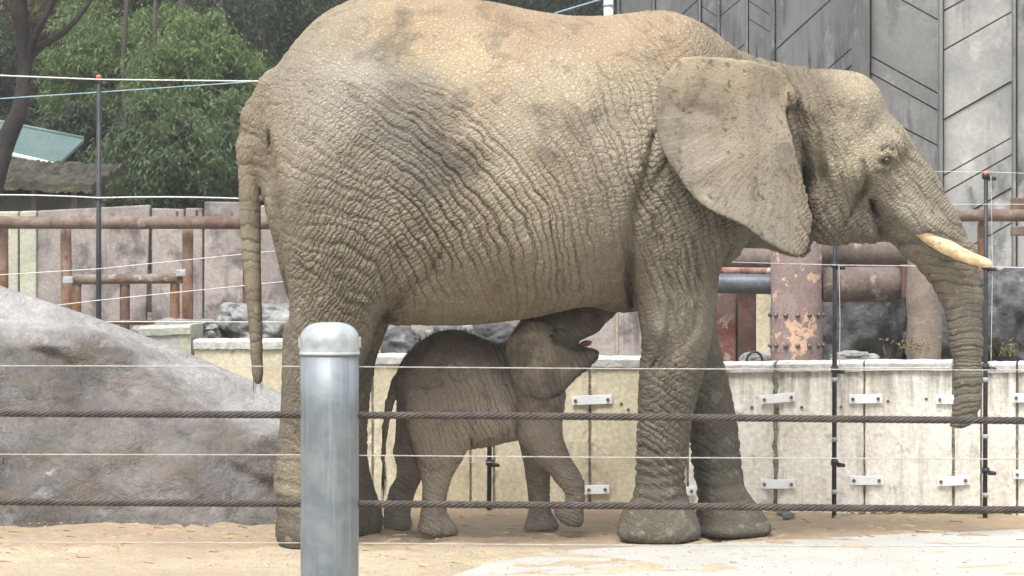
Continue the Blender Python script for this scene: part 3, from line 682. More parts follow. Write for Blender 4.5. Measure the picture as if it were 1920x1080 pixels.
for px in (60, 135):
    MB().box((WX(px, 30), 29.95, .9), (WX(px+8, 30), 30.03, WZ(345, 30))).build('eave_post', M['wood_post'], sh)

# ---------------------------------------------------------------- trees
def leaf_cloud(centers, per, spread, ll, lw, droop=.8, name='crown', m=None, parent=None, rngv=None):
    C = np.repeat(np.asarray(centers), per, 0); n = len(C)
    off = RNG.normal(size=(n, 3))*np.asarray(spread); P = C+off
    d = RNG.normal(size=(n, 3)); d[:, 2] = d[:, 2]*.35-droop; d[:, :2] *= .75; d /= np.linalg.norm(d, axis=1, keepdims=True)
    s = np.cross(d, RNG.normal(size=(n, 3))); s /= np.linalg.norm(s, axis=1, keepdims=True)
    L = ll*RNG.uniform(.6, 1.3, (n, 1)); Wd = lw*RNG.uniform(.7, 1.3, (n, 1))
    a = P; b = P+d*L*.45+s*Wd; c = P+d*L; e = P+d*L*.45-s*Wd
    V = np.stack([a, b, c, e], 1).reshape(-1, 3); F = np.arange(4*n).reshape(-1, 4)
    cr = np.repeat(RNG.uniform(0, .45, len(centers)) if rngv is None else rngv, per)
    r = np.repeat(np.clip(cr+RNG.uniform(0, .55, n), 0, 1), 4)
    return npmesh(name, V, F, m, parent, smooth=False, attrs={'rnd': ('FLOAT', r)})
def tree(px, pyb, pyt, d, wpx, m, label, nclump=150, per=130, trunk_px=None, lean=0, bark='bark_far', cat='tree', seed=0, ll=.09, branches=7, group='trees beyond the enclosure', low=.25):
    base = Vector((WX(px, d), d, .8)); topz = WZ(pyt, d); bz = WZ(pyb, d); rx = wpx/2*d/FPX; cz = (topz+bz)/2; rz = (topz-bz)/2
    root = thing('tree', base, label, cat, group)
    mb = MB(); hgt = topz-.8; r0 = .10 if trunk_px is None else trunk_px/2*d/FPX
    P = [base+Vector((lean*t*hgt+.06*math.sin(t*5+px), .05*math.sin(t*4), t*hgt*.85)) for t in np.linspace(0, 1, 9)]
    mb.tube(P, [r0*(1-.75*t) for t in np.linspace(0, 1, 9)], 10)
    for i in range(branches):
        t = random.uniform(.3, .85); p = P[int(t*8)]; a = random.uniform(0, 6.28); Lb = rx*random.uniform(.5, .9)
        q = [p+Vector((math.cos(a)*Lb*s, math.sin(a)*Lb*s*.6, Lb*.5*s**1.3)) for s in (0, .35, .7, 1)]
        mb.tube(q, [r0*.45, r0*.3, r0*.2, r0*.08], 6)
    mb.build('trunk', M[bark], root, smooth=True)
    cs = []; rv = []
    for i in range(nclump):
        while True:
            v = RNG.uniform(-1, 1, 3)
            if v@v < 1 and v@v > .2: break
        k = 1+.25*math.sin(v[0]*5+seed)*math.cos(v[2]*4+seed)
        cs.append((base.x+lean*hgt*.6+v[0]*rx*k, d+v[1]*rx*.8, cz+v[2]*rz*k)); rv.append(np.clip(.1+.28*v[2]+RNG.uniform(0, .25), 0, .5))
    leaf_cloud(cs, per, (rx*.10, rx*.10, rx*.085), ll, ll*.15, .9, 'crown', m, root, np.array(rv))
    return root
tree(215, 380, -10, 40, 270, M['leaf_a'], 'bushy yellow-green tree right behind the orange-tipped pole', 190, 150, seed=1)
tree(380, 340, 40, 38, 250, M['leaf_a'], 'light green drooping tree midway between the pole and the mother\'s rump', 190, 150, seed=2)
tree(330, 430, 200, 36, 260, M['leaf_b'], 'low grey-green bushy tree just above the panel wall', 170, 150, seed=3)
tree(480, 430, 170, 37, 200, M['leaf_b'], 'low leafy tree against the mother\'s rump', 150, 140, seed=4)
tree(495, 230, -120, 42, 330, M['leaf_c'], 'tall dark tree rising behind the mother\'s rump', 190, 150, seed=5)
tree(300, 120, -180, 46, 400, M['leaf_c'], 'dark tall tree at the top behind the light drooping one', 200, 150, seed=6)
tree(60, 330, -60, 46, 330, M['leaf_c'], 'dark tree behind the teal roof', 180, 150, seed=7)
tree(120, 150, -100, 44, 240, M['leaf_r'], 'reddish brown leaved tree at the top left behind the forked trunk', 110, 110, seed=8)
tree(160, 300, 190, 37, 150, M['leaf_c'], 'small dark bush right beside the teal roof', 80, 120, seed=9)
tree(700, 120, -230, 48, 420, M['leaf_c'], 'dark tree hidden behind the mother\'s back', 120, 130, seed=10)
tree(1010, 150, -200, 50, 330, M['leaf_c'], 'dark tree showing over the dip of the mother\'s back', 200, 150, seed=11)
tree(640, 400, 40, 46, 300, M['leaf_b'], 'leafy tree mostly hidden by the mother\'s hindquarters', 90, 120, seed=12)
tree(-130, 350, -100, 40, 260, M['leaf_a'], 'green tree at the far left edge beyond the trunk', 120, 130, seed=13)
# undergrowth on the slope: cannot be counted
cs = np.stack([RNG.uniform(-12, 9, 900), RNG.uniform(44, 62, 900), np.zeros(900)], 1)
cs[:, 2] = 1.0+np.clip((cs[:, 1]-44)/16, 0, 3)*6+RNG.uniform(-.2, .9, 900)
o = leaf_cloud(cs, 45, (.45, .3, .35), .22, .05, .4, 'undergrowth', M['leaf_c']); o['kind'] = 'stuff'
# the dark forked trunk at the left
ft = thing('forked_tree', (WX(10, 27), 27, .8), 'dark forked tree trunk with bare branches at the left edge', 'tree')
def br(pts, rad, d, name='branch', n=12):
    P = [W(a, b, d+c) for a, b, c in pts]
    # smooth the path
    Q = []; Rr = []
    for i in range(len(P)-1):
        for t in np.linspace(0, 1, 6)[:-1]:
            p0 = P[max(i-1, 0)]; p1 = P[i]; p2 = P[i+1]; p3 = P[min(i+2, len(P)-1)]
            Q.append(.5*((2*p1)+(p2-p0)*t+(2*p0-5*p1+4*p2-p3)*t*t+(3*p1-p0-3*p2+p3)*t**3)); Rr.append((rad[i]*(1-t)+rad[i+1]*t)/2*d/FPX)
    Q.append(P[-1]); Rr.append(rad[-1]/2*d/FPX); MB().tube(Q, Rr, n).build(name, M['bark'], ft, smooth=True)
br([(-55, 520, 0), (-30, 400, 0), (5, 280, 0), (38, 200, 0), (46, 110, 0), (40, 20, 0), (36, -120, 0)], [62, 50, 40, 30, 26, 24, 18], 27, 'trunk')
br([(45, 130, 0), (62, 75, -.05), (90, 20, -.1), (125, -60, -.1)], [20, 14, 12, 8], 27)
br([(44, 118, 0), (75, 88, .05), (120, 60, .1), (160, 15, .15), (190, -40, .2)], [17, 13, 11, 9, 5], 27)
br([(44, 60, 0), (15, 10, .1), (-20, -60, .1)], [12, 9, 6], 27)
leaf_cloud([tuple(W(random.uniform(-40, 120), random.uniform(-70, 15), 27+random.uniform(-.4, .5))) for i in range(9)], 50, (.09, .09, .06), .09, .016, .7, 'foliage', M['leaf_a'], ft)
# small thin trunks glimpsed in the wood
for i, (px, t, b_, d, wd) in enumerate([(345, -20, 120, 41, 16), (420, 10, 90, 41, 8), (235, 120, 220, 39, 10), (283, 130, 230, 39.3, 9)]):
    q = thing('bare_tree', (WX(px, d), d, .9), ['thick dark stem at the top between the bushy trees', 'thin bare stem right of the thick dark stem', 'slim stem in the gap above the panel wall, left one', 'slim stem in the gap above the panel wall, right one'][i], 'tree')
    MB().tube([W(px+8, 460, d), W(px, b_, d), W(px-6+random.uniform(0, 12), t, d), W(px+14, -200, d)], [wd/2*d/FPX]*3+[wd/3*d/FPX], 8).build('trunk', M['bark_far'], q, smooth=True)

# ---------------------------------------------------------------- enclosure electric fence: black poles and wires
def pole(px, top, d, label, grip, tip=True, bot=None, wpx=9):
    x = WX(px, d); zt = WZ(top, d); root = thing('fence_pole', (x, d, 0 if bot is None else bot), label, 'fence pole', 'black poles of the electric fence')
    z0 = 0 if bot is None else bot; r = wpx/2*d/FPX
    MB().tube([(x-.004, d, z0-.15), (x, d, (z0+zt)/2), (x+.002, d, zt)], [r, r, r*.9], 12).build('shaft', M['black_pole'], root, smooth=True)
    if tip: MB().tube([(x, d, zt), (x, d, zt+.018), (x, d, zt+.026)], [.016, .016, .008], 10).build('tip', M['orange_tip'], root, smooth=True)
    for py in grip:
        z = WZ(py, d); mb = MB(); mb.tube([(x-.02, d, z), (x+.02, d-.006, z)], [.017, .017], 10); mb.tube([(x+.015, d-.006, z-.012), (x+.055, d-.02, z-.016)], [.014, .010], 8); mb.build('insulator', M['black_pole'], root, smooth=True)
    return x, d
pole(185, 148, 17.6, 'black fence pole with an orange tip standing behind the granite boulder', [152, 372], wpx=10)
pole(1565, 330, 16.45, 'black fence pole in front of the wall, under the mother\'s jaw', [497, 692, 867])
pole(1848, 330, 16.3, 'black fence pole beside the mother\'s trunk at the right', [330, 500, 687, 882])
pole(918, 640, 16.85, 'black fence pole glimpsed between the calf\'s legs', [867], tip=False)
for px, d, L in ((1563, 16.43, [712, 824, 922]), (1846, 16.28, [712, 818, 928])):
    pass
def poleclips():
    rs = [o for o in COL.objects if o.name.startswith('fence_pole')]
    for root, px, d, L in ((rs[1], 1565, 16.45, [712, 824, 922]), (rs[2], 1848, 16.3, [712, 818, 928])):
        for py in L:
            z = WZ(py, d); MB().tube([(WX(px, d), d, z-.012), (WX(px, d), d, z+.012)], .0175, 10).build('clip', M['clip_grey'], root, smooth=True)
poleclips()
def wire(pts, r, m, label, name='wire', group=None, sag=0, cat='wire'):
    P = [W(*p) for p in pts]; Q = []
    for i in range(len(P)-1):
        for t in np.linspace(0, 1, 13)[:-1]: Q.append(P[i].lerp(P[i+1], t)-Vector((0, 0, sag*4*t*(1-t))))
    Q.append(P[-1]); o = MB().tube(Q, r, 6).build(name, m, smooth=True); return tag(o, label, cat, group)
G = 'wires of the electric fence'
wire([(-60, 139, 17.6), (185, 149, 17.58), (640, 154, 17.6), (1240, 170, 17.4)], .0042, M['rope_white'], 'thick white fence wire across the trees, topmost', group=G)
wire([(-60, 366, 17.6), (185, 371, 17.58), (470, 373, 17.6), (800, 378, 17.6)], .0042, M['rope_white'], 'thick white fence wire just above the panel wall', group=G, sag=-.008)
wire([(-60, 189, 18.5), (185, 173, 18.5), (520, 150, 18.5), (1000, 110, 18.5)], .004, M['rope_blue'], 'bluish wire slanting up across the trees', group=G)
wire([(-60, 519, 17.3), (185, 504, 17.25), (540, 468, 17.3)], .0025, M['thin_wire'], 'thin slanting wire crossing the pink wall, upper one', group=G)
wire([(100, 573, 17.3), (185, 563, 17.25), (540, 527, 17.3)], .0025, M['thin_wire'], 'thin slanting wire crossing the railing posts, lower one', group=G)
wire([(200, 603, 17.2), (540, 604, 17.2)], .0030, M['thin_wire'], 'thin level wire over the green block and pale rock', group=G)
wire([(1250, 488, 16.4), (1565, 497, 16.4), (1848, 500, 16.25), (2000, 504, 16.2)], .0024, M['thin_wire'], 'thin wire at the height of the tusk tip', group=G)
wire([(1650, 321, 16.3), (1848, 322, 16.25), (2000, 328, 16.2)], .0014, M['thin_wire'], 'hair-thin wire from the top of the pole beside the trunk', group=G)
wire([(1650, 383, 16.3), (1848, 383, 16.25), (2000, 383, 16.2)], .0016, M['thin_wire'], 'hair-thin wire just above the rusty rail at the right', group=G)
wire([(1573, 497, 16.42), (1575, 600, 16.45), (1574, 688, 16.45)], .0022, M['thin_wire'], 'vertical jumper wire beside the pole under the jaw', group=G)
wire([(1858, 330, 16.27), (1861, 500, 16.3), (1858, 686, 16.3)], .0016, M['thin_wire'], 'vertical jumper wire beside the pole at the trunk', group=G)
wire([(1572, 690, 16.5), (1700, 690, 16.6), (1780, 689, 16.6)], .003, M['thin_wire'], 'short wire along the coping right of the pole', group=G)
wire([(700, 865, 16.8), (925, 867, 16.8)], .0024, M['thin_wire'], 'thin wire behind the calf\'s hind legs', group=G)
wire([(1040, 25, 39), (1140, -5, 39.5)], .012, M['rope_blue'], 'cable slanting up beside the white post of the building', group=None)

# ---------------------------------------------------------------- foreground barrier: bollard, wire ropes, thin wires
BD = 5.6
bo = thing('bollard', (WX(618, BD), BD, 0), 'round galvanised steel bollard with domed cap in the foreground', 'bollard')
bx = WX(618, BD); rb = 54.5*BD/FPX; zc = WZ(661, BD)
mb = MB(); mb.tube([(bx, BD, z) for z in np.linspace(-.1, zc, 14)], rb, 64, cap=True); mb.build('shaft', M['galv'], bo, smooth=True)
ztop = WZ(604, BD); r = 56*BD/FPX; P = [(bx, BD, zc+.0005), (bx, BD, zc+.002), (bx, BD, WZ(640, BD))]; Rr = [r*1.0, r*1.0, r*.995]; z1 = WZ(640, BD)
for a in np.linspace(8, 88, 12): P.append((bx, BD, z1+(ztop-z1)*math.sin(R(a)))); Rr.append(r*(math.cos(R(a))**.62))
MB().tube(P, Rr, 64).build('cap', M['cap_metal'], bo, smooth=True)
MB().tube([(bx, BD, zc-.004), (bx, BD, zc-.002), (bx, BD, zc+.002)], [r*1.005, r*1.02, r*1.005], 64).build('band', M['cap_metal'], bo, smooth=True)
for s in (-1, 1): MB().box((bx+s*r-.0022, BD-.008, WZ(652, BD)), (bx+s*r+.0028, BD+.008, WZ(632, BD))).build('lug', M['cap_metal'], bo, bevel=.0008)
def wirerope(p0, p1, label, d=BD):
    sl = (p1-p0)/1920; A = W(-460, p0-460*sl, d); B = W(2380, p1+460*sl, d); r = .0072; L = (B-A).length; lay = .078; ns = int(L/lay*16); t = (B-A).normalized(); u = t.orthogonal().normalized(); v = t.cross(u)
    V = []; F = []; S = 6; k = 7; rs = r*.345; rc = r-rs
    for s in range(S):
        base = len(V)
        for i in range(ns+1):
            q = i/ns; ph = -2*math.pi*(q*L/lay)+2*math.pi*s/S; sag = -.006*math.sin(q*9)*.15; c = A.lerp(B, q)+Vector((0, 0, sag)); e = u*math.cos(ph)+v*math.sin(ph); g = t.cross(e)
            tan = (t*lay/(2*math.pi*rc)-g).normalized(); w2 = e.cross(tan)
            for j in range(k): a = 2*math.pi*j/k; V.append(c+e*(rc+rs*math.cos(a))+w2*(rs*math.sin(a)))
        for i in range(ns):
            for j in range(k): F.append((base+i*k+j, base+i*k+(j+1) % k, base+(i+1)*k+(j+1) % k, base+(i+1)*k+j))
    o = npmesh('wire_rope', V, F, M['cable']); tag(o, label, 'wire rope', 'twisted wire ropes of the front barrier'); return o
wirerope(774, 788, 'upper brown twisted wire rope stretched across the foreground')
wirerope(940, 955, 'lower brown twisted wire rope stretched across the foreground')
for p0, p1, lab in ((686, 694, 'uppermost taut thin wire of the front barrier, above both ropes'), (852, 861, 'taut thin wire between the two twisted ropes'), (1017, 1025, 'lowest taut thin wire of the front barrier, beneath both ropes')):
    wire([(-460, p0-1, BD), (560, p0+1, BD), (1120, (p0+p1)/2+1, BD), (2380, p1+2, BD)], .00105, M['wire_grey'], lab, group='thin wires of the front barrier')

# ================================================================== ELEPHANTS
def smooth_interp(x, xp, fp):
    xp = np.asarray(xp, float); fp = np.asarray(fp, float); m = np.gradient(fp, xp)
    x = np.clip(x, xp[0], xp[-1]); i = np.clip(np.searchsorted(xp, x)-1, 0, len(xp)-2)
    h = xp[i+1]-xp[i]; t = (x-xp[i])/h; t2 = t*t; t3 = t2*t
    return (2*t3-3*t2+1)*fp[i]+(t3-2*t2+t)*h*m[i]+(-2*t3+3*t2)*fp[i+1]+(t3-t2)*h*m[i+1]
def smin(a, b, k):
    if k <= 0: return np.minimum(a, b)
    h = np.clip(k-np.abs(a-b), 0, None)/k; return np.minimum(a, b)-h*h*k*.25
class Field:
    def __init__(s, lo, hi, h):
        s.lo = np.array(lo, np.float32); s.h = h; s.ax = [np.arange(lo[i], hi[i], h, dtype=np.float32) for i in range(3)]
        s.F = np.full([len(a) for a in s.ax], .3, np.float32)
    def sl(s, lo, hi):
        r = []
        for i in range(3):
            a = max(0, int((lo[i]-s.lo[i])/s.h)); b = min(len(s.ax[i]), int((hi[i]-s.lo[i])/s.h)+2); r.append(slice(a, max(a, b)))
        return tuple(r)
    def reg(s, lo, hi):
        q = s.sl(lo, hi); return q, s.ax[0][q[0]][:, None, None], s.ax[1][q[1]][None, :, None], s.ax[2][q[2]][None, None, :]
    def put(s, q, d, k): s.F[q] = smin(s.F[q], np.broadcast_to(d, s.F[q].shape).astype(np.float32), k)
    def ell(s, c, r, k=.06):
        m = .2; q, X, Y, Z = s.reg([c[i]-r[i]-m for i in range(3)], [c[i]+r[i]+m for i in range(3)])
        g = np.sqrt(((X-c[0])/r[0])**2+((Y-c[1])/r[1])**2+((Z-c[2])/r[2])**2); s.put(q, (g-1)*min(r), k)
    def chain(s, pts, k=.05, ys=1.0):     # pts (x,y,z,r) round cones; ys scales lateral size
        for a, b in zip(pts[:-1], pts[1:]):
            a = np.array(a, float); b = np.array(b, float); m = max(a[3], b[3])+.18; lo = np.minimum(a[:3], b[:3])-m; hi = np.maximum(a[:3], b[:3])+m
            q, X, Y, Z = s.reg(lo, hi); ba = b[:3]-a[:3]; L2 = ba@ba+1e-9
            t = np.clip(((X-a[0])*ba[0]+(Y-a[1])*ba[1]+(Z-a[2])*ba[2])/L2, 0, 1)
            rr = a[3]+(b[3]-a[3])*t
            d = np.sqrt((X-a[0]-ba[0]*t)**2+((Y-a[1]-ba[1]*t)/ys)**2+(Z-a[2]-ba[2]*t)**2)-rr; s.put(q, d, k)
    def legloft(s, z, xc, rx, yc, ry, k=.06):    # all arrays by increasing z
        lo = [min(np.array(xc)-np.array(rx))-.2, min(np.array(yc)-np.array(ry))-.2, z[0]-.1]; hi = [max(np.array(xc)+np.array(rx))+.2, max(np.array(yc)+np.array(ry))+.2, z[-1]+.15]
        q, X, Y, Z = s.reg(lo, hi); f = lambda a: smooth_interp(Z, z, a)
        RX, RY = f(rx), f(ry); g = np.sqrt(((X-f(xc))/RX)**2+((Y-f(yc))/RY)**2); d = (g-1)*np.minimum(RX, RY)
        d = np.maximum(d, z[0]-Z); d = np.maximum(d, Z-z[-1])
        s.put(q, d, k)
    def dent(s, c, r, amp):
        m = [3*v for v in r]; q, X, Y, Z = s.reg([c[i]-m[i] for i in range(3)], [c[i]+m[i] for i in range(3)])
        s.F[q] += amp*np.exp(-((X-c[0])/r[0])**2-((Y-c[1])/r[1])**2-((Z-c[2])/r[2])**2).astype(np.float32)
    def crease(s, P, width, depth, ylo, yhi, px=True, dref=14.7):
        P = [(WX(a, dref), WZ(b, dref)) for a, b in P]; A = np.array(P); m = width*3
        q, X, Y, Z = s.reg([A[:, 0].min()-m, ylo, A[:, 1].min()-m], [A[:, 0].max()+m, yhi, A[:, 1].max()+m])
        X2 = X[:, 0, :]; Z2 = Z[:, 0, :]; D = np.full(np.broadcast(X2, Z2).shape, 9.0); n = len(P)-1
        for i in range(n):
            (ax, az_), (bx_, bz) = P[i], P[i+1]; dx, dz = bx_-ax, bz-az_; t = np.clip(((X2-ax)*dx+(Z2-az_)*dz)/(dx*dx+dz*dz+1e-9), 0, 1)
            tt = (i+t)/n; w = width*(.35+.65*np.sin(np.pi*np.clip(tt, .02, .98))); D = np.minimum(D, np.hypot(X2-ax-dx*t, Z2-az_-dz*t)/w)
        s.F[q] += (1.7*depth*np.exp(-D**2))[:, None, :].astype(np.float32)
def poly_sdf(X, Z, P):
    d = np.full(X.shape, 9.0); ins = np.zeros(X.shape, bool); n = len(P)
    for i in range(n):
        ax, az_ = P[i]; bx_, bz = P[(i+1) % n]; dx, dz = bx_-ax, bz-az_; t = np.clip(((X-ax)*dx+(Z-az_)*dz)/(dx*dx+dz*dz+1e-12), 0, 1)
        d = np.minimum(d, np.hypot(X-ax-dx*t, Z-az_-dz*t)); c = ((az_ > Z) != (bz > Z)) & (X < dx*(Z-az_)/(dz+1e-12)+ax); ins ^= c
    return np.where(ins, -d, d)
def smooth_poly(P, n=6):
    out = []; m = len(P)
    for i in range(m):
        p0, p1, p2, p3 = [np.array(P[(i+j) % m], float) for j in (-1, 0, 1, 2)]
        for t in np.linspace(0, 1, n, endpoint=False): out.append(tuple(.5*(2*p1+(p2-p0)*t+(2*p0-5*p1+4*p2-p3)*t*t+(3*p1-p0-3*p2+p3)*t**3)))
    return out
def sheet(fd, P, ysurf, th, k=.01, y0=14, y1=16.5, edge=.02):
    """thin flap: polygon P in (x,z) metres, surface depth ysurf(X,Z), half thickness th"""
    A = np.array(P); q, X, Y, Z = fd.reg([A[:, 0].min()-.1, y0, A[:, 1].min()-.1], [A[:, 0].max()+.1, y1, A[:, 1].max()+.1])
    X2, Z2 = np.meshgrid(X[:, 0, 0], Z[0, 0, :], indexing='ij'); d2 = poly_sdf(X2, Z2, P)
    ys = ysurf(X2, Z2); g0, g1 = np.gradient(ys, fd.h); sl_ = np.sqrt(1+g0**2+g1**2)[:, None, :]; ys = ys[:, None, :]; dy = np.abs(Y-ys)/sl_
    D2 = d2[:, None, :]+th
    d = np.sqrt(np.maximum(D2, 0)**2+dy**2)-th
    fd.put(q, d, k); return q
def surface_nets(fd):
    F = fd.F; s = F < 0
    nx, ny, nz = F.shape
    cnt = np.zeros((nx-1, ny-1, nz-1), np.int8)
    for a in (0, 1):
        for b in (0, 1):
            for c in (0, 1): cnt += s[a:nx-1+a, b:ny-1+b, c:nz-1+c]
    act = (cnt > 0) & (cnt < 8); I = np.argwhere(act); idx = -np.ones(act.shape, np.int32); idx[act] = np.arange(len(I))
    acc = np.zeros((len(I), 3)); num = np.zeros(len(I)); cor = [(a, b, c) for a in (0, 1) for b in (0, 1) for c in (0, 1)]
    for a in cor:
        for ax in range(3):
            if a[ax]: continue
            b = list(a); b[ax] = 1
            fa = F[I[:, 0]+a[0], I[:, 1]+a[1], I[:, 2]+a[2]]; fb = F[I[:, 0]+b[0], I[:, 1]+b[1], I[:, 2]+b[2]]; cr = (fa < 0) != (fb < 0)
            t = np.where(cr, fa/(fa-fb+1e-12), 0); p = np.tile(np.array(a, float), (len(I), 1)); p[:, ax] += t; acc[cr] += p[cr]; num[cr] += 1
    V = fd.lo+(I+acc/num[:, None])*fd.h; faces = []
    for ax in range(3):
        o = [i for i in range(3) if i != ax]; sa = [slice(None)]*3; sb = [slice(None)]*3; sa[ax] = slice(0, -1); sb[ax] = slice(1, None)
        cr = s[tuple(sa)] != s[tuple(sb)]; E = np.argwhere(cr); ok = (E[:, o[0]] > 0) & (E[:, o[1]] > 0)
        for j in range(3): ok &= E[:, j] < F.shape[j]-1
        E = E[ok]; inside = s[E[:, 0], E[:, 1], E[:, 2]]; q = []
        for (da, db) in ((-1, -1), (0, -1), (0, 0), (-1, 0)):
            e = E.copy(); e[:, o[0]] += da; e[:, o[1]] += db; q.append(idx[e[:, 0], e[:, 1], e[:, 2]])
        Q = np.stack(q, 1); flip = inside if ax != 1 else ~inside; Q[~flip] = Q[~flip][:, ::-1]; faces.append(Q)
    Fc = np.concatenate(faces); Fc = Fc[(Fc >= 0).all(1)]
    return V, Fc
def laplace(V, F, it, lam=.5):
    E = np.concatenate([F[:, [0, 1]], F[:, [1, 2]], F[:, [2, 3]], F[:, [3, 0]]]); n = len(V); deg = np.bincount(E[:, 0], minlength=n)+np.bincount(E[:, 1], minlength=n)
    for _ in range(it):
        S = np.stack([np.bincount(E[:, 0], V[E[:, 1], j], n)+np.bincount(E[:, 1], V[E[:, 0], j], n) for j in range(3)], 1); V = V+lam*(S/deg[:, None]-V)
    return V
def keep_largest(V, F):
    lab = np.arange(len(V)); E = np.concatenate([F[:, [0, 1]], F[:, [1, 2]], F[:, [2, 3]]])
    while True:
        m = np.minimum(lab[E[:, 0]], lab[E[:, 1]]); new = lab.copy(); np.minimum.at(new, E[:, 0], m); np.minimum.at(new, E[:, 1], m); new = new[new]
        if (new == lab).all(): break
        lab = new
    v, c = np.unique(lab, return_counts=True); k = lab == v[c.argmax()]; r = -np.ones(len(V), int); r[k] = np.arange(k.sum())
    return V[k], r[F[k[F[:, 0]]]]
def flow(ctrl, lo, hi, step=8, sig=55):
    """potential whose gradient follows the control directions (image-like side coordinates); ctrl: px,py,angle of the fold line (deg, 0 = level, 90 = upright)"""
    xs = np.arange(lo[0], hi[0], step); zs = np.arange(lo[1], hi[1], step); X, Z = np.meshgrid(xs, zs, indexing='ij')
    NX = np.zeros(X.shape); NZ = np.zeros(X.shape); WW = np.zeros(X.shape)+1e-12; C = np.array(ctrl, float)
    for c in C:
        w = np.exp(-((X-c[0])**2+(Z-c[1])**2)/(2*sig**2))+1e-3/(1+((X-c[0])**2+(Z-c[1])**2)/sig**2)**2
        a = math.radians(c[2]); NX += w*math.sin(a); NZ -= w*math.cos(a); WW += w     # angle measured clockwise on screen: line dir (cos a, -sin a)... normal (sin a, cos a)
    L = np.hypot(NX, NZ); NX /= L; NZ /= L; res = []
    for (gx, gz_) in ((NX, NZ), (-NZ, NX)):
        gx = gx*step; gz_ = gz_*step; n, m = X.shape
        dx = np.zeros((n, m)); dx[1:] += (gx[1:]+gx[:-1])/2; dx[:-1] -= (gx[1:]+gx[:-1])/2
        dz = np.zeros((n, m)); dz[:, 1:] += (gz_[:, 1:]+gz_[:, :-1])/2; dz[:, :-1] -= (gz_[:, 1:]+gz_[:, :-1])/2
        rhs = dx+dz; ex = np.concatenate([rhs, rhs[::-1]], 0); ex = np.concatenate([ex, ex[:, ::-1]], 1); fr = np.fft.fft2(ex)
        kx = 2-2*np.cos(2*np.pi*np.arange(2*n)/(2*n)); kz = 2-2*np.cos(2*np.pi*np.arange(2*m)/(2*m)); K = kx[:, None]+kz[None]; K[0, 0] = 1; fr = fr/K; fr[0, 0] = 0
        res.append(np.real(np.fft.ifft2(fr))[:n, :m])
    def sample(px, pz):
        fx = np.clip((px-lo[0])/step, 0, len(xs)-1.001); fz = np.clip((pz-lo[1])/step, 0, len(zs)-1.001); i = fx.astype(int); j = fz.astype(int); u = fx-i; v = fz-j
        return [g[i, j]*(1-u)*(1-v)+g[i+1, j]*u*(1-v)+g[i, j+1]*(1-u)*v+g[i+1, j+1]*u*v for g in res]
    return sample
def blend(ctrl, px, pz, cols, sig=60):
    W_ = np.zeros(len(px))+1e-12; A = np.zeros((len(px), cols))
    for c in ctrl:
        r2 = (px-c[0])**2+(pz-c[1])**2; w = np.exp(-r2/(2*sig**2))+1e-3/(1+r2/sig**2)**2; W_ += w; A += w[:, None]*np.array(c[2:2+cols])[None]
    return A/W_[:, None]

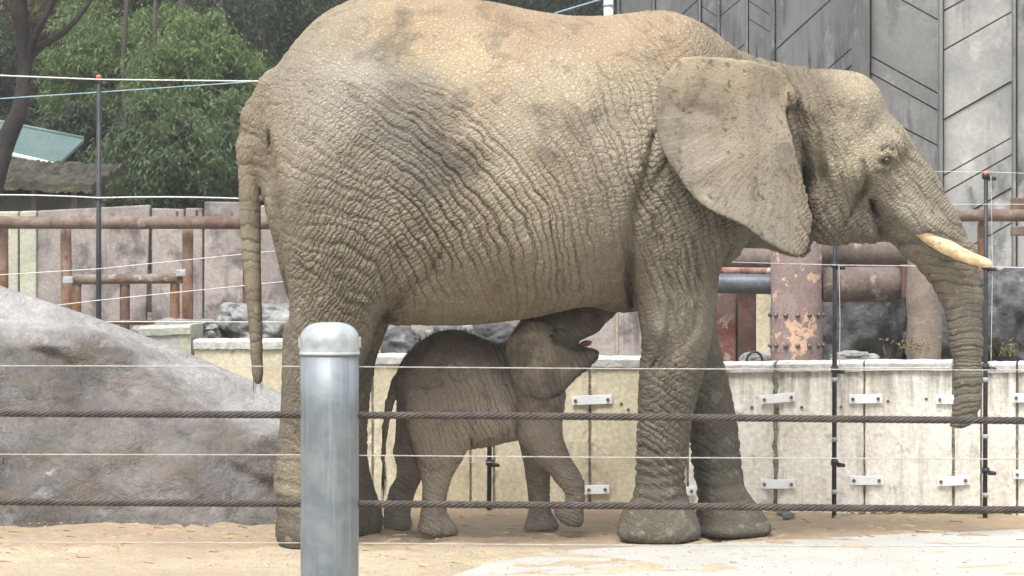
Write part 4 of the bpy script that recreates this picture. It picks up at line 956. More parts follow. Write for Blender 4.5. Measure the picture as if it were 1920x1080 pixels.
def mother():
    AX = 15.2; h = .0135
    fd = Field((-1.50, 14.36, -.03), (2.56, 16.12, 2.86), h)
    X_ = lambda px, d=AX: WX(px, d); Z_ = lambda py, d=AX: WZ(py, d)
    # --- torso: px, top, bottom, half width, lateral axis
    T = [(474, 225, 300, .06), (486, 192, 350, .18), (507, 150, 430, .32), (540, 97, 560, .46), (590, 40, 590, .56), (650, 4, 600, .63), (730, -10, 606, .69), (820, -8, 610, .735), (920, 4, 606, .75),
         (1010, 22, 592, .73), (1090, 31, 575, .67), (1170, 27, 574, .60), (1235, 21, 560, .53), (1290, 32, 520, .46), (1340, 62, 470, .38), (1390, 98, 430, .31), (1450, 118, 410, .27), (1510, 130, 400, .25)]
    T = np.array(T); tx = X_(T[:, 0]); zt = Z_(T[:, 1]); zb = Z_(T[:, 2]); hw = T[:, 3]
    q, X, Y, Z = fd.reg((tx[0]-.1, AX-.95, .8), (tx[-1]+.02, AX+.95, 2.95))
    ZT = smooth_interp(X, tx, zt); ZB = smooth_interp(X, tx, zb); HW = smooth_interp(X, tx, hw); C = (ZT+ZB)/2; H = (ZT-ZB)/2
    zz = (Z-C)/H; HWZ = HW*(1-.16*np.clip(zz, 0, 1)**1.5)       # slimmer towards the back line
    g = ((np.abs(Y-AX)/HWZ)**2.25+np.abs(zz)**2.25)**(1/2.25); d = (g-1)*np.minimum(HW, H)
    d = np.maximum(d, tx[0]-X+0*d); d = np.maximum(d, X-tx[-1]); fd.put(q, d, .02)
    # --- hindquarters
    for sgn, yc in ((-1, 14.88), (1, 15.5)):
        fd.ell((X_(640), AX+sgn*.34, Z_(330)), (.38, .33, .62), .12)
        # leg loft
        if sgn < 0:
            L = [(1036, 525, 662, 14.85, .19), (1005, 518, 668, 14.85, .205), (975, 518, 664, 14.85, .20), (945, 517, 655, 14.86, .185), (900, 513, 645, 14.86, .17), (850, 518, 644, 14.86, .165), (790, 525, 650, 14.86, .17), (730, 528, 662, 14.86, .185), (670, 529, 684, 14.86, .21), (610, 531, 712, 14.87, .25), (550, 538, 735, 14.88, .28), (480, 540, 745, 14.9, .30), (400, 540, 750, 14.92, .30)]
        else:
            L = [(1012, 570, 712, 15.5, .19), (985, 566, 718, 15.5, .20), (955, 566, 716, 15.5, .19), (920, 570, 704, 15.5, .17), (870, 575, 690, 15.5, .165), (800, 575, 688, 15.5, .165), (730, 572, 694, 15.5, .18), (670, 570, 705, 15.5, .21), (610, 565, 725, 15.5, .25), (540, 560, 745, 15.5, .28), (460, 560, 740, 15.5, .30)]
        L = L[::1]; L = sorted(L, key=lambda a: -a[0]); dd = yc
        z = np.array([WZ(a[0], dd) for a in L]); z[0] = 0.0; 
        xl = np.array([WX(a[1], dd) for a in L]); xr = np.array([WX(a[2], dd) for a in L])
        fd.legloft(z, (xl+xr)/2, (xr-xl)/2, np.array([a[3] for a in L]), np.array([a[4] for a in L]), .09 if sgn < 0 else .07)
    # --- forelegs
    Ln = [(1022, 1168, 1305, 15.12, .18), (1008, 1158, 1314, 15.12, .20), (985, 1158, 1313, 15.12, .205), (962, 1166, 1304, 15.12, .19), (940, 1182, 1292, 15.11, .165), (905, 1190, 1285, 15.10, .15), (850, 1193, 1290, 15.08, .15), (790, 1197, 1297, 15.06, .15), (740, 1198, 1307, 15.04, .155), (690, 1201, 1322, 15.02, .165), (640, 1203, 1333, 15.0, .175), (600, 1198, 1338, 14.98, .18), (550, 1192, 1344, 14.96, .19), (490, 1188, 1352, 14.93, .21), (420, 1188, 1368, 14.91, .23), (330, 1200, 1372, 14.92, .22), (250, 1220, 1350, 14.98, .18)]
    Lf = [(1013, 1312, 1432, 15.42, .18), (1000, 1302, 1442, 15.42, .20), (975, 1302, 1440, 15.42, .20), (950, 1305, 1425, 15.42, .185), (920, 1306, 1402, 15.42, .16), (870, 1298, 1391, 15.43, .15), (800, 1292, 1382, 15.44, .15), (740, 1280, 1371, 15.45, .155), (680, 1262, 1357, 15.46, .17), (620, 1240, 1345, 15.47, .18), (550, 1215, 1345, 15.48, .19), (480, 1200, 1350, 15.5, .21), (400, 1205, 1360, 15.48, .22)]
    for L, dd in ((Ln, 15.05), (Lf, 15.44)):
        z = np.array([WZ(a[0], dd) for a in L]); z[0] = 0
        xl = np.array([WX(a[1], a[3]) for a in L]); xr = np.array([WX(a[2], a[3]) for a in L])
        fd.legloft(z, (xl+xr)/2, (xr-xl)/2, np.array([a[3] for a in L]), np.array([a[4] for a in L]), .05)
    # shoulder mass
    fd.ell((X_(1262), AX-.30, Z_(260)), (.28, .24, .58), .12); fd.ell((X_(1262), AX+.30, Z_(260)), (.28, .24, .58), .12)
    # chest between the forelegs
    fd.chain([(X_(1170), AX, Z_(520), .17), (X_(1330), AX, Z_(430), .20)], .08)
    # --- head
    fd.ell((X_(1545), AX, Z_(238)), (.33, .29, .298), .05)
    fd.ell((X_(1600), AX, Z_(190)), (.135, .22, .14), .06)
    tr = [(1585, 215, 66), (1627, 290, 80), (1690, 368, 73), (1738, 432, 62), (1782, 492, 52), (1804, 560, 38), (1812, 640, 31), (1815, 710, 26), (1814, 750, 24), (1810, 774, 21), (1800, 788, 16), (1790, 793, 10)]
    fd.chain([(X_(a), AX, Z_(b), c/365) for a, b, c in tr], .03, 1.0)
    fd.ell((X_(1560), AX, Z_(370)), (.19, .21, .235), .05)
    fd.chain([(X_(1560), AX, Z_(400), .155), (X_(1640), AX, Z_(410), .115), (X_(1690), AX, Z_(432), .07)], .03, 1.1)   # jaw
    for s in (-1, 1):
        fd.ell((X_(1590), AX+s*.20, Z_(318)), (.13, .085, .11), .07)          # cheek bone
        fd.chain([(X_(1672), AX+s*.11, Z_(345), .115), (X_(1705), AX+s*.165, Z_(400), .095), (X_(1738), AX+s*.18, Z_(428), .084), (X_(1752), AX+s*.19, Z_(443), .064)], .02)   # tusk sheath
        fd.ell((X_(1655), AX+s*.20, Z_(275)), (.10, .05, .06), .04)          # brow
        fd.chain([(X_(1455), AX+s*.24, Z_(180), .035), (X_(1520), AX+s*.275, Z_(222), .022)], .03)      # ear root fold
    fd.dent((X_(1555), AX-.30, Z_(215)), (.10, .1, .08), .03)      # temple
    fd.dent((X_(1640), AX-.25, Z_(235)), (.06, .08, .05), .018)
    # --- ears
    def ear_y(s):
        def f(X2, Z2):
            d0 = 14.62 if s < 0 else 15.8; px = X2*FPX/d0+CX; py = HY-(Z2-CAMH)*FPX/d0
            y = np.interp(px, [1210, 1260, 1330, 1400, 1450, 1490, 1530], [.66, .69, .665, .60, .50, .405, .33])
            q1 = np.clip((px-1390)/110, 0, 1); q2 = np.clip((275-py)/110, 0, 1); y = y-q1*q1*(3-2*q1)*q2*q2*(3-2*q2)*.19
            y = y+.024*vnoise(px/95., py/80., px*0+.5)*np.clip((1480-px)/120, 0, 1)+.03*np.clip((py-330)/150, 0, 1)**2
            an = np.arctan2(py-230, 1520-px); y = y+(.005*np.sin(an*19)+.004*np.sin(an*31+1.))*(.5+.5*vnoise(px/60., py/60., px*0+3.5))*np.clip((1430-px)/100, 0, 1)
            return AX+s*y
        return f
    # --- tail
    tl = [(520, 165, 34), (490, 222, 32), (473, 280, 25), (470, 330, 21), (469, 400, 19), (471, 470, 17), (475, 540, 14.5), (479, 610, 12.5), (481, 665, 10.5), (483, 700, 10), (484, 714, 7)]
    tq = [(X_(a, 15.1), 15.1, Z_(b, 15.1), (c+2.5)/367) for i, (a, b, c) in enumerate(tl)]
    fd.chain(tq[:4], .05); fd.chain(tq[3:], .006)
    # --- sculpted folds (near side)
    n0, n1 = 14.3, 15.2
    fd.dent((X_(507), 15.0, Z_(320)), (.05, .35, .13), .065)                 # under the tail
    fd.crease([(500, 250), (508, 310), (505, 360), (515, 440), (528, 520), (534, 600)], .035, .030, n0, 15.15)
    fd.dent((X_(790), AX-.75, Z_(265)), (.17, .16, .19), .055)               # flank hollow
    fd.ell((X_(700), AX-.50, Z_(190)), (.17, .14, .13), .10)                 # hip bone
    fd.crease([(700, 655), (715, 600), (745, 560), (800, 520), (830, 470)], .035, .020, n0, n1)
    fd.crease([(690, 640), (708, 590), (735, 550)], .02, .012, n0, n1)
    fd.crease([(1225, 250), (1210, 320), (1190, 390), (1180, 450), (1183, 520), (1190, 575)], .03, .035, n0, 15.2)      # elbow crease
    fd.crease([(1250, 300), (1225, 345), (1205, 390)], .025, .02, n0, 15.2)
    fd.dent((X_(1165), 14.9, Z_(500)), (.07, .2, .13), .03)
    # foreleg folds round the wrist
    fd.dent((X_(1228), 14.78, Z_(618)), (.05, .1, .07), -.04)
    for k2 in range(4):
        o = 19*k2
        fd.crease([(1238+o, 440), (1250+o, 500), (1258+o*.9, 560), (1256+o*.8, 620), (1238+o*.6, 668), (1222+o*.8, 694)], .019, .020, n0, 15.05, dref=14.82)
    for py in (845, 868, 890, 912, 938): fd.crease([(1190, py), (1230, py+6), (1285, py-4)], .018, .008, n0, 15.15, dref=14.95)
    for py in (850, 880, 912, 938): fd.crease([(1298, py), (1345, py+6), (1395, py-2)], .018, .008, n0, 15.6, dref=15.3)
    for py in (905, 935, 968): fd.crease([(515, py), (560, py+8), (640, py)], .02, .008, n0, 15.1, dref=14.75)
    # head folds
    fd.crease([(1640, 372), (1650, 400), (1662, 432), (1682, 455)], .03, .05, n0, n1, dref=14.95)        # mouth corner
    fd.crease([(1700, 350), (1735, 385), (1762, 420), (1775, 448)], .016, .007, n0, n1, dref=15.0)
    fd.crease([(1665, 452), (1700, 455), (1742, 440), (1765, 448)], .02, .022, n0, n1, dref=15.0)         # sheath lip
    fd.crease([(1500, 190), (1508, 260), (1520, 330), (1532, 400), (1535, 440)], .035, .035, n0, n1, dref=14.85)
    fd.crease([(1535, 250), (1548, 320), (1555, 400)], .022, .022, n0, n1, dref=14.9)
    fd.crease([(1556, 190), (1562, 260), (1568, 300)], .018, .014, n0, n1, dref=14.9)
    fd.crease([(1620, 300), (1630, 345), (1610, 380), (1590, 420)], .022, .022, n0, n1, dref=14.9)
    fd.crease([(1648, 288), (1662, 276), (1680, 284)], .010, .010, n0, n1, dref=14.93)
    fd.crease([(1640, 318), (1658, 324), (1680, 312)], .010, .010, n0, n1, dref=14.93)
    fd.dent((X_(1662, 14.95), 14.92, Z_(301, 14.95)), (.03, .06, .022), .022)
    for k2 in range(4): fd.crease([(1672+15*k2, 330-4*k2), (1690+15*k2, 370), (1712+14*k2, 410)], .014, .010, n0, n1, dref=14.97)
    for lid in ([(1640, 304, .010), (1650, 292, .016), (1664, 288, .018), (1678, 293, .013), (1686, 302, .008)], [(1642, 308, .008), (1652, 313, .009), (1664, 315, .009), (1678, 311, .008)]):
        fd.chain([(WX(a, 14.945), 14.945+.012*abs(a-1662)/26, WZ(b, 14.945), r_) for a, b, r_ in lid], .012)
    # trunk rings
    for i in range(34):
        py = 455+i*9.2+random.uniform(-1.5, 1.5)
        cx = np.interp(py, [455, 500, 560, 640, 710, 760], [1750, 1785, 1804, 1811, 1815, 1810]); rr = np.interp(py, [455, 500, 560, 640, 710, 760], [66, 55, 40, 33, 27, 24])
        fd.crease([(cx-rr, py+6*(py < 560)), (cx, py+3), (cx+rr, py-8*(py < 560))], .0085, .0055, 14.9, 15.6, dref=15.15)
    en = [(1276, 108), (1300, 105), (1350, 106), (1420, 112), (1478, 124), (1500, 165), (1486, 200), (1496, 260), (1515, 330), (1532, 400), (1527, 440), (1518, 474), (1500, 480), (1472, 472), (1432, 452), (1392, 424), (1340, 402), (1298, 373), (1265, 328), (1240, 288), (1226, 240), (1228, 185), (1245, 138)]
    enm = smooth_poly([(WX(a, 14.60), WZ(b, 14.60)) for a, b in en], 3); sheet(fd, enm, ear_y(-1), .016, .03, 14.3, 15.1)
    ef = [(1300, 150), (1490, 140), (1500, 300), (1515, 420), (1512, 470), (1488, 485), (1430, 468), (1380, 458), (1330, 452), (1300, 400), (1280, 280)]
    efm = smooth_poly([(WX(a, 15.8), WZ(b, 15.8)) for a, b in ef], 3); sheet(fd, efm, ear_y(1), .016, .03, 15.2, 16.1)
    V, F = surface_nets(fd); V = laplace(V, F, 2, .45); V, F = keep_largest(V, F)
    V[:, 2] = np.maximum(V[:, 2], .004)
    px = V[:, 0]*FPX/V[:, 1]+CX; py = HY-(V[:, 2]-CAMH)*FPX/V[:, 1]
    # fold directions: angle of n=(sin a, cos a) in (px, -py) sense; a=90 upright folds, 0 level folds, 45 folds falling to the right
    C = [(700, 100, 40), (620, 120, 50), (560, 160, 40), (520, 220, 20), (470, 300, 0), (470, 450, 0), (480, 650, 0), (560, 300, 30), (620, 350, 20), (700, 350, 40), (600, 420, -10), (560, 480, 10), (650, 500, 10), (600, 560, 30), (700, 560, 50), (600, 650, 30), (560, 750, 10), (600, 850, 5), (560, 1000, 0),
         (760, 180, 50), (800, 260, 50), (860, 330, 50), (820, 420, 62), (900, 420, 60), (960, 330, 58), (960, 500, 70), (860, 550, 68), (760, 500, 62), (1040, 450, 85), (1040, 560, 95), (1100, 520, 100), (1120, 380, 108), (1180, 280, 118), (1200, 180, 120), (1080, 220, 70), (1000, 200, 55), (900, 120, 40), (1000, 80, 30), (1150, 80, 80), (1250, 60, 60), (1330, 90, 45), (1160, 470, 100), (920, 590, 80), (780, 590, 60),
         (1250, 330, 50), (1270, 400, 70), (1230, 480, 85), (1290, 520, 85), (1320, 450, 90), (1270, 600, 80), (1260, 700, 40), (1240, 780, 20), (1240, 880, 0), (1240, 980, 0), (1345, 700, 60), (1340, 820, 50), (1340, 920, 0), (1370, 990, 0),
         (1500, 170, 70), (1540, 220, 90), (1560, 300, 90), (1530, 380, 88), (1600, 350, 80), (1600, 430, 40), (1560, 430, 50), (1620, 200, 60), (1650, 250, 50), (1690, 320, 55), (1740, 380, 52), (1700, 400, 58), (1780, 430, 40), (1790, 520, 5), (1810, 600, 0), (1815, 700, 0), (1790, 790, -20), (1350, 250, 60), (1450, 300, 70)]
    sm = flow(C, (430, -40), (1880, 1060), 8, 50)
    # potentials are in px; flip the vertical sense and convert to metres
    Cf = [(a, b, 180-c if False else c) for a, b, c in C]
    phi, psi = sm(px, py)
    yl = (V[:, 1]-AX)
    phi = phi/365+yl*.12; psi = psi/365+yl*.35
    # weights: aniso, ear, cross-hatch
    Wc = [(600, 120, .2, 0, .25), (540, 250, .35, 0, .35), (470, 300, .7, 0, .2), (475, 550, 1, 0, .1), (600, 260, .3, 0, .45), (650, 350, .5, 0, .6), (620, 450, .6, 0, .9), (600, 560, .55, 0, .9), (720, 470, .7, 0, .85), (600, 700, .3, 0, .6), (560, 800, .4, 0, .3), (560, 980, .3, 0, .2),
          (780, 60, .1, 0, .1), (900, 60, .1, 0, .1), (1050, 90, .15, 0, .1), (1000, 180, .3, 0, .15), (780, 200, .6, 0, .15), (850, 300, .9, 0, .2), (820, 450, .9, 0, .5), (950, 400, 1, 0, .25), (950, 550, .6, 0, .3), (1080, 500, .8, 0, .25), (1100, 300, .6, 0, .15), (1180, 250, .8, 0, .2), (1250, 80, .45, 0, .3), (1160, 500, .4, 0, .1), (900, 600, .4, 0, .1),
          (1230, 330, .8, 0, .7), (1260, 420, .7, 0, .7), (1260, 520, .9, 0, .2), (1310, 600, .35, 0, .1), (1250, 740, .6, 0, .7), (1240, 880, .8, 0, .3), (1240, 990, .1, 0, .1), (1345, 780, .5, 0, .5), (1370, 990, .1, 0, .1),
          (1520, 200, .7, 0, .2), (1610, 170, .15, 0, .05), (1590, 260, .3, 0, .1), (1540, 380, .8, 0, .2), (1600, 330, .25, 0, .1), (1600, 430, .5, 0, .8), (1690, 320, .7, 0, .3), (1700, 410, .5, 0, .1), (1760, 400, .7, 0, .5), (1800, 560, .8, 0, .1), (1810, 700, .8, 0, .1)]
    wts = blend(Wc, px, py, 3, 50)
    earm = ((V[:, 1] < 15) & (poly_sdf(V[:, 0], V[:, 2], enm) < .004) & (np.abs(V[:, 1]-ear_y(-1)(V[:, 0], V[:, 2])) < .045)) | ((V[:, 1] > 15.4) & (poly_sdf(V[:, 0], V[:, 2], efm) < .004) & (np.abs(V[:, 1]-ear_y(1)(V[:, 0], V[:, 2])) < .05))
    earf = np.where(earm, 1., 0.)*np.clip((1535-px)/50, .15, 1); wts[:, 1] = earf
    # on the ears the fine folds fan out from the root
    ax_ = np.arctan2(py-190, 1500-px+1e-3); em = (earf > .5) & (px < 1480)
    phi = np.where(em, ax_*.62, phi); psi = np.where(em, np.hypot(px-1500, py-190)/365, psi); wts[em, 0] = (.5*np.clip((np.hypot(px-1500, py-190)-90)/120, 0, 1))[em]; wts[em, 2] = .12
    wts[:, 2] = np.clip(wts[:, 2]*1.0+.08, 0, 1); wts[:, 0] = np.where(em, wts[:, 0], np.clip(wts[:, 0]*1.1, 0, 1))
    amp = blend([(640, 60, .6), (560, 200, .8), (470, 300, .6), (472, 360, .22), (472, 430, .14), (474, 500, .12), (480, 600, .10), (480, 680, .10), (640, 350, 1.0), (620, 520, 1.0), (600, 700, .9), (560, 1000, .6), (780, 60, .6), (900, 60, .6), (1080, 80, .6), (1000, 200, .65), (850, 320, 1.1), (950, 420, 1.1), (1060, 500, .9), (920, 580, .7), (1150, 300, .9), (1180, 200, .9), (1230, 70, .7), (1160, 500, .5), (1240, 350, 1), (1260, 460, .9), (1290, 600, .55), (1250, 740, .7), (1240, 900, .8), (1240, 990, .35), (1370, 990, .35), (1345, 800, .7), (1520, 200, 1), (1610, 170, .55), (1590, 270, .6), (1550, 400, 1.2), (1600, 430, 1.2), (1690, 320, 1.1), (1700, 410, .7), (1780, 440, .7), (1800, 560, .6), (1810, 700, .5)], px, py, 1, 50)[:, 0]
    # real dust and mud colours, painted as broad zones
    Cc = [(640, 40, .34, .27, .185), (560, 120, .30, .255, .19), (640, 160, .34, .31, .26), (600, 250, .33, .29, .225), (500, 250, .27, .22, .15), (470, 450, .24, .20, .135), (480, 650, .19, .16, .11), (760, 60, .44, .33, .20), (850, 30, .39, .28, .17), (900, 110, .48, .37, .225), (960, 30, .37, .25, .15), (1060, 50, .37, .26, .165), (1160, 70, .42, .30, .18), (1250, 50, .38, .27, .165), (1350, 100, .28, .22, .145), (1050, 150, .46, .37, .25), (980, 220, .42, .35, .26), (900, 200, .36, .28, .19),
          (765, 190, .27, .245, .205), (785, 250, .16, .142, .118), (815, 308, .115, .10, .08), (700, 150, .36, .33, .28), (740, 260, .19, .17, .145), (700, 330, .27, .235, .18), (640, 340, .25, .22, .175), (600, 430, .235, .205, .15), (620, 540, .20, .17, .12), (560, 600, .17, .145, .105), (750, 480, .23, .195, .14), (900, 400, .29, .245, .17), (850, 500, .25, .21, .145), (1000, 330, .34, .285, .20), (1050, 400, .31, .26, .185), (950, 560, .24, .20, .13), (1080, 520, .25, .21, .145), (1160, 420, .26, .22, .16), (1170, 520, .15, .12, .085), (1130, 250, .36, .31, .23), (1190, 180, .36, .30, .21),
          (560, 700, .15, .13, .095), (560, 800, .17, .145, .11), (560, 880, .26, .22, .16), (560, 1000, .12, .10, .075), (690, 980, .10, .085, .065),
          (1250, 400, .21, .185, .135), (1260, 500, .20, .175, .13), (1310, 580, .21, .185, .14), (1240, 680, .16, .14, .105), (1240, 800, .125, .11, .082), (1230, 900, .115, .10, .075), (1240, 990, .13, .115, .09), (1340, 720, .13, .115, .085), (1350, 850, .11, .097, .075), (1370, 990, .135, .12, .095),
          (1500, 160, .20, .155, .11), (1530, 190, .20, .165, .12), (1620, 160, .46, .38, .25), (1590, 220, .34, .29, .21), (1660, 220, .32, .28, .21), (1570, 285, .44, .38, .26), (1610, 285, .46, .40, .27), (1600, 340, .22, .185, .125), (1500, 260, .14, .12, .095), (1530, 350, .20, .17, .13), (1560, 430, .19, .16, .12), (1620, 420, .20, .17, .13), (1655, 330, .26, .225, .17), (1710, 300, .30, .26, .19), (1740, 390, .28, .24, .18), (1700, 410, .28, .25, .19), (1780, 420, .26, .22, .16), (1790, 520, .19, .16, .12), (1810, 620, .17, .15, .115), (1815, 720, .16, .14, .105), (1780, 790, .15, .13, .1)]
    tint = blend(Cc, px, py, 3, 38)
    Ce = [(1300, 140, .36, .29, .19), (1420, 140, .36, .28, .18), (1260, 230, .16, .135, .10), (1300, 200, .20, .165, .12), (1330, 250, .27, .23, .17), (1400, 260, .33, .28, .20), (1460, 300, .31, .265, .19), (1262, 300, .17, .145, .115), (1330, 340, .30, .265, .20), (1420, 380, .27, .24, .185), (1480, 430, .27, .235, .175), (1500, 300, .26, .21, .145)]
    te = blend(Ce, px, py, 3, 40); dark_inner = (V[:, 1] > 15.3)
    tint = tint*(1-earf[:, None])+te*earf[:, None]
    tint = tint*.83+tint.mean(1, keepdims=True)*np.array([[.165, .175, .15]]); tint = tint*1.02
    tint = np.concatenate([np.clip(tint, 0, 1), np.ones((len(V), 1))], 1)
    root = thing('mother_elephant', (WX(900, AX), AX, 0), 'huge wrinkled adult elephant with a dusty back and one tusk, standing over the calf', 'elephant')
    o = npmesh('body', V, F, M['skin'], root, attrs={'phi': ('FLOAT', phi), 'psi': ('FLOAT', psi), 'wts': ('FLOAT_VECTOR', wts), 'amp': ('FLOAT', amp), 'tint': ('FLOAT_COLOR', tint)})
    m = o.modifiers.new('sub', 'SUBSURF'); m.levels = 1; m.render_levels = 1
    # tusk
    tk = [(1712, 425, .024), (1735, 440, .034), (1750, 448, .040), (1775, 463, .040), (1800, 476, .036), (1825, 486, .031), (1845, 492, .026), (1856, 495, .019), (1860, 495.5, .008)]
    P = [W(a, b, 15.015-.045*min(1, i/4)) for i, (a, b, r_) in enumerate(tk)]; MB().tube(P, [a[2] for a in tk], 20).build('tusk', M['ivory'], root, smooth=True)
    bpy_s = MB(); c = W(1662, 301, 14.94); res = 14
    V2 = [(c.x+.022*math.sin(a)*math.cos(b), c.y-.008+.028*math.sin(a)*math.sin(b), c.z+.018*math.cos(a)) for a in np.linspace(.01, 3.13, res) for b in np.linspace(0, 6.283, 20, endpoint=False)]
    F2 = [(i*20+j, i*20+(j+1) % 20, (i+1)*20+(j+1) % 20, (i+1)*20+j) for i in range(res-1) for j in range(20)]
    bpy_s.add(V2, F2).build('eye', M['eye'], root, smooth=True)
    # tail hairs
    hb = MB()
    for i in range(12):
        a = random.uniform(0, 6.28); p = W(484, 700+random.uniform(-30, 14), 15.1)+Vector((math.cos(a)*.018, math.sin(a)*.018, 0)); L = random.uniform(.03, .14)
        hb.tube([p, p+Vector((math.cos(a)*.01, math.sin(a)*.01, -L*.6)), p+Vector((math.cos(a)*.004, 0, -L))], [.0015, .0012, .0004], 4)
    hb.build('tail_hair', M['hair'], root)
    # toenails on the near feet
    for (cx_, dd, rr, xs_) in ((1235, 15.12, .205, (-30, 15, 60, 85)), (1372, 15.42, .2, (10, 40, 70, 95)), (592, 14.85, .2, (-40, -5, 30, 60))):
        for a in xs_:
            cxw = WX(cx_, dd); n_ = Vector((math.sin(R(a)), -math.cos(R(a)), 0)); c = Vector((cxw, dd, .055))+n_*(rr-.012)
            u = Vector((n_.y, -n_.x, 0)); V3 = []; F3 = []
            for i in range(7):
                for j in range(7):
                    s = (i/6-.5)*2; t = (j/6-.5)*2; rr2 = max(0, 1-s*s*.9-t*t*.9)
                    V3.append(c+u*s*.034+Vector((0, 0, t*.03))+n_*(.020*math.sqrt(rr2)-.004))
            F3 = [(i*7+j, i*7+j+1, (i+1)*7+j+1, (i+1)*7+j) for i in range(6) for j in range(6)]
            MB().add(V3, F3).build('toenail', M['nail'], root, smooth=True)
    return root
M['nail'] = stained('nail', (.20, .175, .14), (.15, .13, .10), None, 30, 0, rough=.7, bump=.002)

def calf():
    AX = 15.6; h = .0095
    fd = Field((-.80, 15.28, -.02), (.66, 15.95, 1.32), h)
    X_ = lambda px, d=AX: WX(px, d); Z_ = lambda py, d=AX: WZ(py, d)
    T = np.array([(742, 705, 745, .05), (750, 684, 780, .10), (768, 659, 810, .145), (795, 636, 835, .18), (825, 621, 842, .20), (860, 619, 843, .215), (900, 633, 840, .22), (940, 648, 832, .21), (980, 652, 822, .19), (1020, 652, 805, .165), (1050, 650, 780, .13)])
    tx = X_(T[:, 0]); zt = Z_(T[:, 1]); zb = Z_(T[:, 2]); hw = T[:, 3]
    q, X, Y, Z = fd.reg((tx[0]-.05, AX-.32, .3), (tx[-1]+.02, AX+.32, 1.2))
    ZT = smooth_interp(X, tx, zt); ZB = smooth_interp(X, tx, zb); HW = smooth_interp(X, tx, hw); C = (ZT+ZB)/2; H = (ZT-ZB)/2; zz = (Z-C)/H
    g = ((np.abs(Y-AX)/(HW*(1-.22*np.clip(zz, 0, 1)**1.5)))**2.2+np.abs(zz)**2.2)**(1/2.2); d = (g-1)*np.minimum(HW, H); d = np.maximum(d, tx[0]-X+0*d); d = np.maximum(d, X-tx[-1]); fd.put(q, d, .01)
    def leg(L, yc, k=.035, foot0=True):
        L = sorted(L, key=lambda a: -a[0]); z = np.array([WZ(a[0], yc) for a in L]); 
        if foot0: z[0] = 0
        xl = np.array([WX(a[1], yc) for a in L]); xr = np.array([WX(a[2], yc) for a in L]); fd.legloft(z, (xl+xr)/2, (xr-xl)/2, np.full(len(L), yc), np.array([a[3] for a in L]), k)
    yn, yf = 15.485, 15.73
    # near hind leg
    leg([(1004, 790, 855, .065), (995, 783, 860, .078), (982, 785, 852, .075), (965, 788, 840, .066), (945, 791, 836, .058), (920, 792, 840, .055), (890, 790, 850, .058), (860, 782, 868, .068), (825, 770, 880, .085), (780, 758, 880, .10), (730, 756, 875, .09)], yn)
    # far hind leg, angled back
    fd.chain([(X_(790), yf, Z_(770), .14), (X_(768), yf, Z_(850), .085), (X_(768), yf, Z_(890), .062), (X_(750), yf, Z_(930), .056), (X_(742), yf, Z_(965), .060)], .03)
    leg([(996, 722, 768, .06), (985, 719, 773, .072), (965, 722, 768, .066), (940, 728, 770, .058), (915, 738, 778, .054)], yf, .03)
    # far foreleg, standing
    leg([(999, 988, 1042, .06), (990, 983, 1048, .072), (978, 985, 1045, .07), (960, 991, 1034, .06), (930, 990, 1031, .053), (890, 985, 1032, .055), (850, 978, 1034, .065), (810, 968, 1050, .08), (760, 965, 1060, .09)], yf)
    # near foreleg, lifted with a bent wrist
    fd.chain([(X_(1012), yn, Z_(740), .135), (X_(1010), yn, Z_(800), .115), (X_(1032), yn, Z_(848), .082), (X_(1062), yn, Z_(888), .060), (X_(1074), yn, Z_(905), .056)], .03)
    fd.chain([(X_(1074), yn, Z_(905), .056), (X_(1078), yn, Z_(930), .047), (X_(1074), yn, Z_(952), .046)], .02)
    fd.chain([(X_(1074), yn, Z_(952), .05), (X_(1064), yn, Z_(962), .050)], .02); fd.chain([(X_(1050), yn, Z_(955), .036), (X_(1079), yn, Z_(970), .043)], .025)
    # neck, head tipped up, trunk raised
    fd.chain([(X_(960), AX, Z_(715), .17), (X_(1010), AX, Z_(665), .15)], .06)
    fd.ell((X_(1022), AX, Z_(636)), (.165, .15, .155), .05)
    fd.ell((X_(1050), AX, Z_(612)), (.14, .125, .11), .05)
    fd.chain([(X_(1060), AX, Z_(612), .11), (X_(1100), AX, Z_(596), .088), (X_(1132), AX, Z_(575), .066), (X_(1144), AX, Z_(548), .05), (X_(1142), AX, Z_(525), .04)], .03)
    fd.chain([(X_(1030), AX, Z_(680), .115), (X_(1070), AX, Z_(676), .075), (X_(1098), AX, Z_(669), .048), (X_(1110), AX, Z_(667), .036)], .025)
    fd.ell((X_(1095), AX, Z_(642)), (.045, .075, .012), .0)
    fd.dent((X_(1100), AX, Z_(641)), (.05, .12, .014), .020)
    # ear
    en = [(955, 628), (985, 603), (1015, 600), (1040, 612), (1056, 640), (1080, 656), (1118, 655), (1125, 668), (1104, 695), (1080, 712), (1060, 733), (1038, 745), (1012, 748), (985, 740), (964, 718), (950, 685), (947, 650)]
    en = smooth_poly([(WX(a, 15.38), WZ(b, 15.38)) for a, b in en], 3)
    def ey(s):
        def f(X2, Z2):
            px = X2*FPX/15.4+CX; py = HY-(Z2-CAMH)*FPX/15.4
            y = np.interp(px, [940, 965, 1000, 1040, 1080, 1110], [.262, .262, .245, .205, .175, .135]); y = y+.025*np.clip((py-660)/80, 0, 1)+.004*np.sin(px/7.)*np.clip((py-690)/40, 0, 1)
            return AX+s*np.minimum(y, .285)
        return f
    sheet(fd, en, ey(-1), .0095, .004, 15.28, 15.6); sheet(fd, en, ey(1), .0085, .012, 15.6, 15.92)
    # tail
    fd.chain([(X_(762, 15.58), 15.6, Z_(690), .032), (X_(744), 15.58, Z_(715), .027), (X_(731), 15.56, Z_(755), .022), (X_(723), 15.56, Z_(800), .016), (X_(719), 15.56, Z_(850), .011), (X_(720), 15.56, Z_(900), .008)], .015)
    fd.crease([(752, 720), (752, 770), (762, 810)], .018, .014, 15.2, 15.6, dref=15.5)
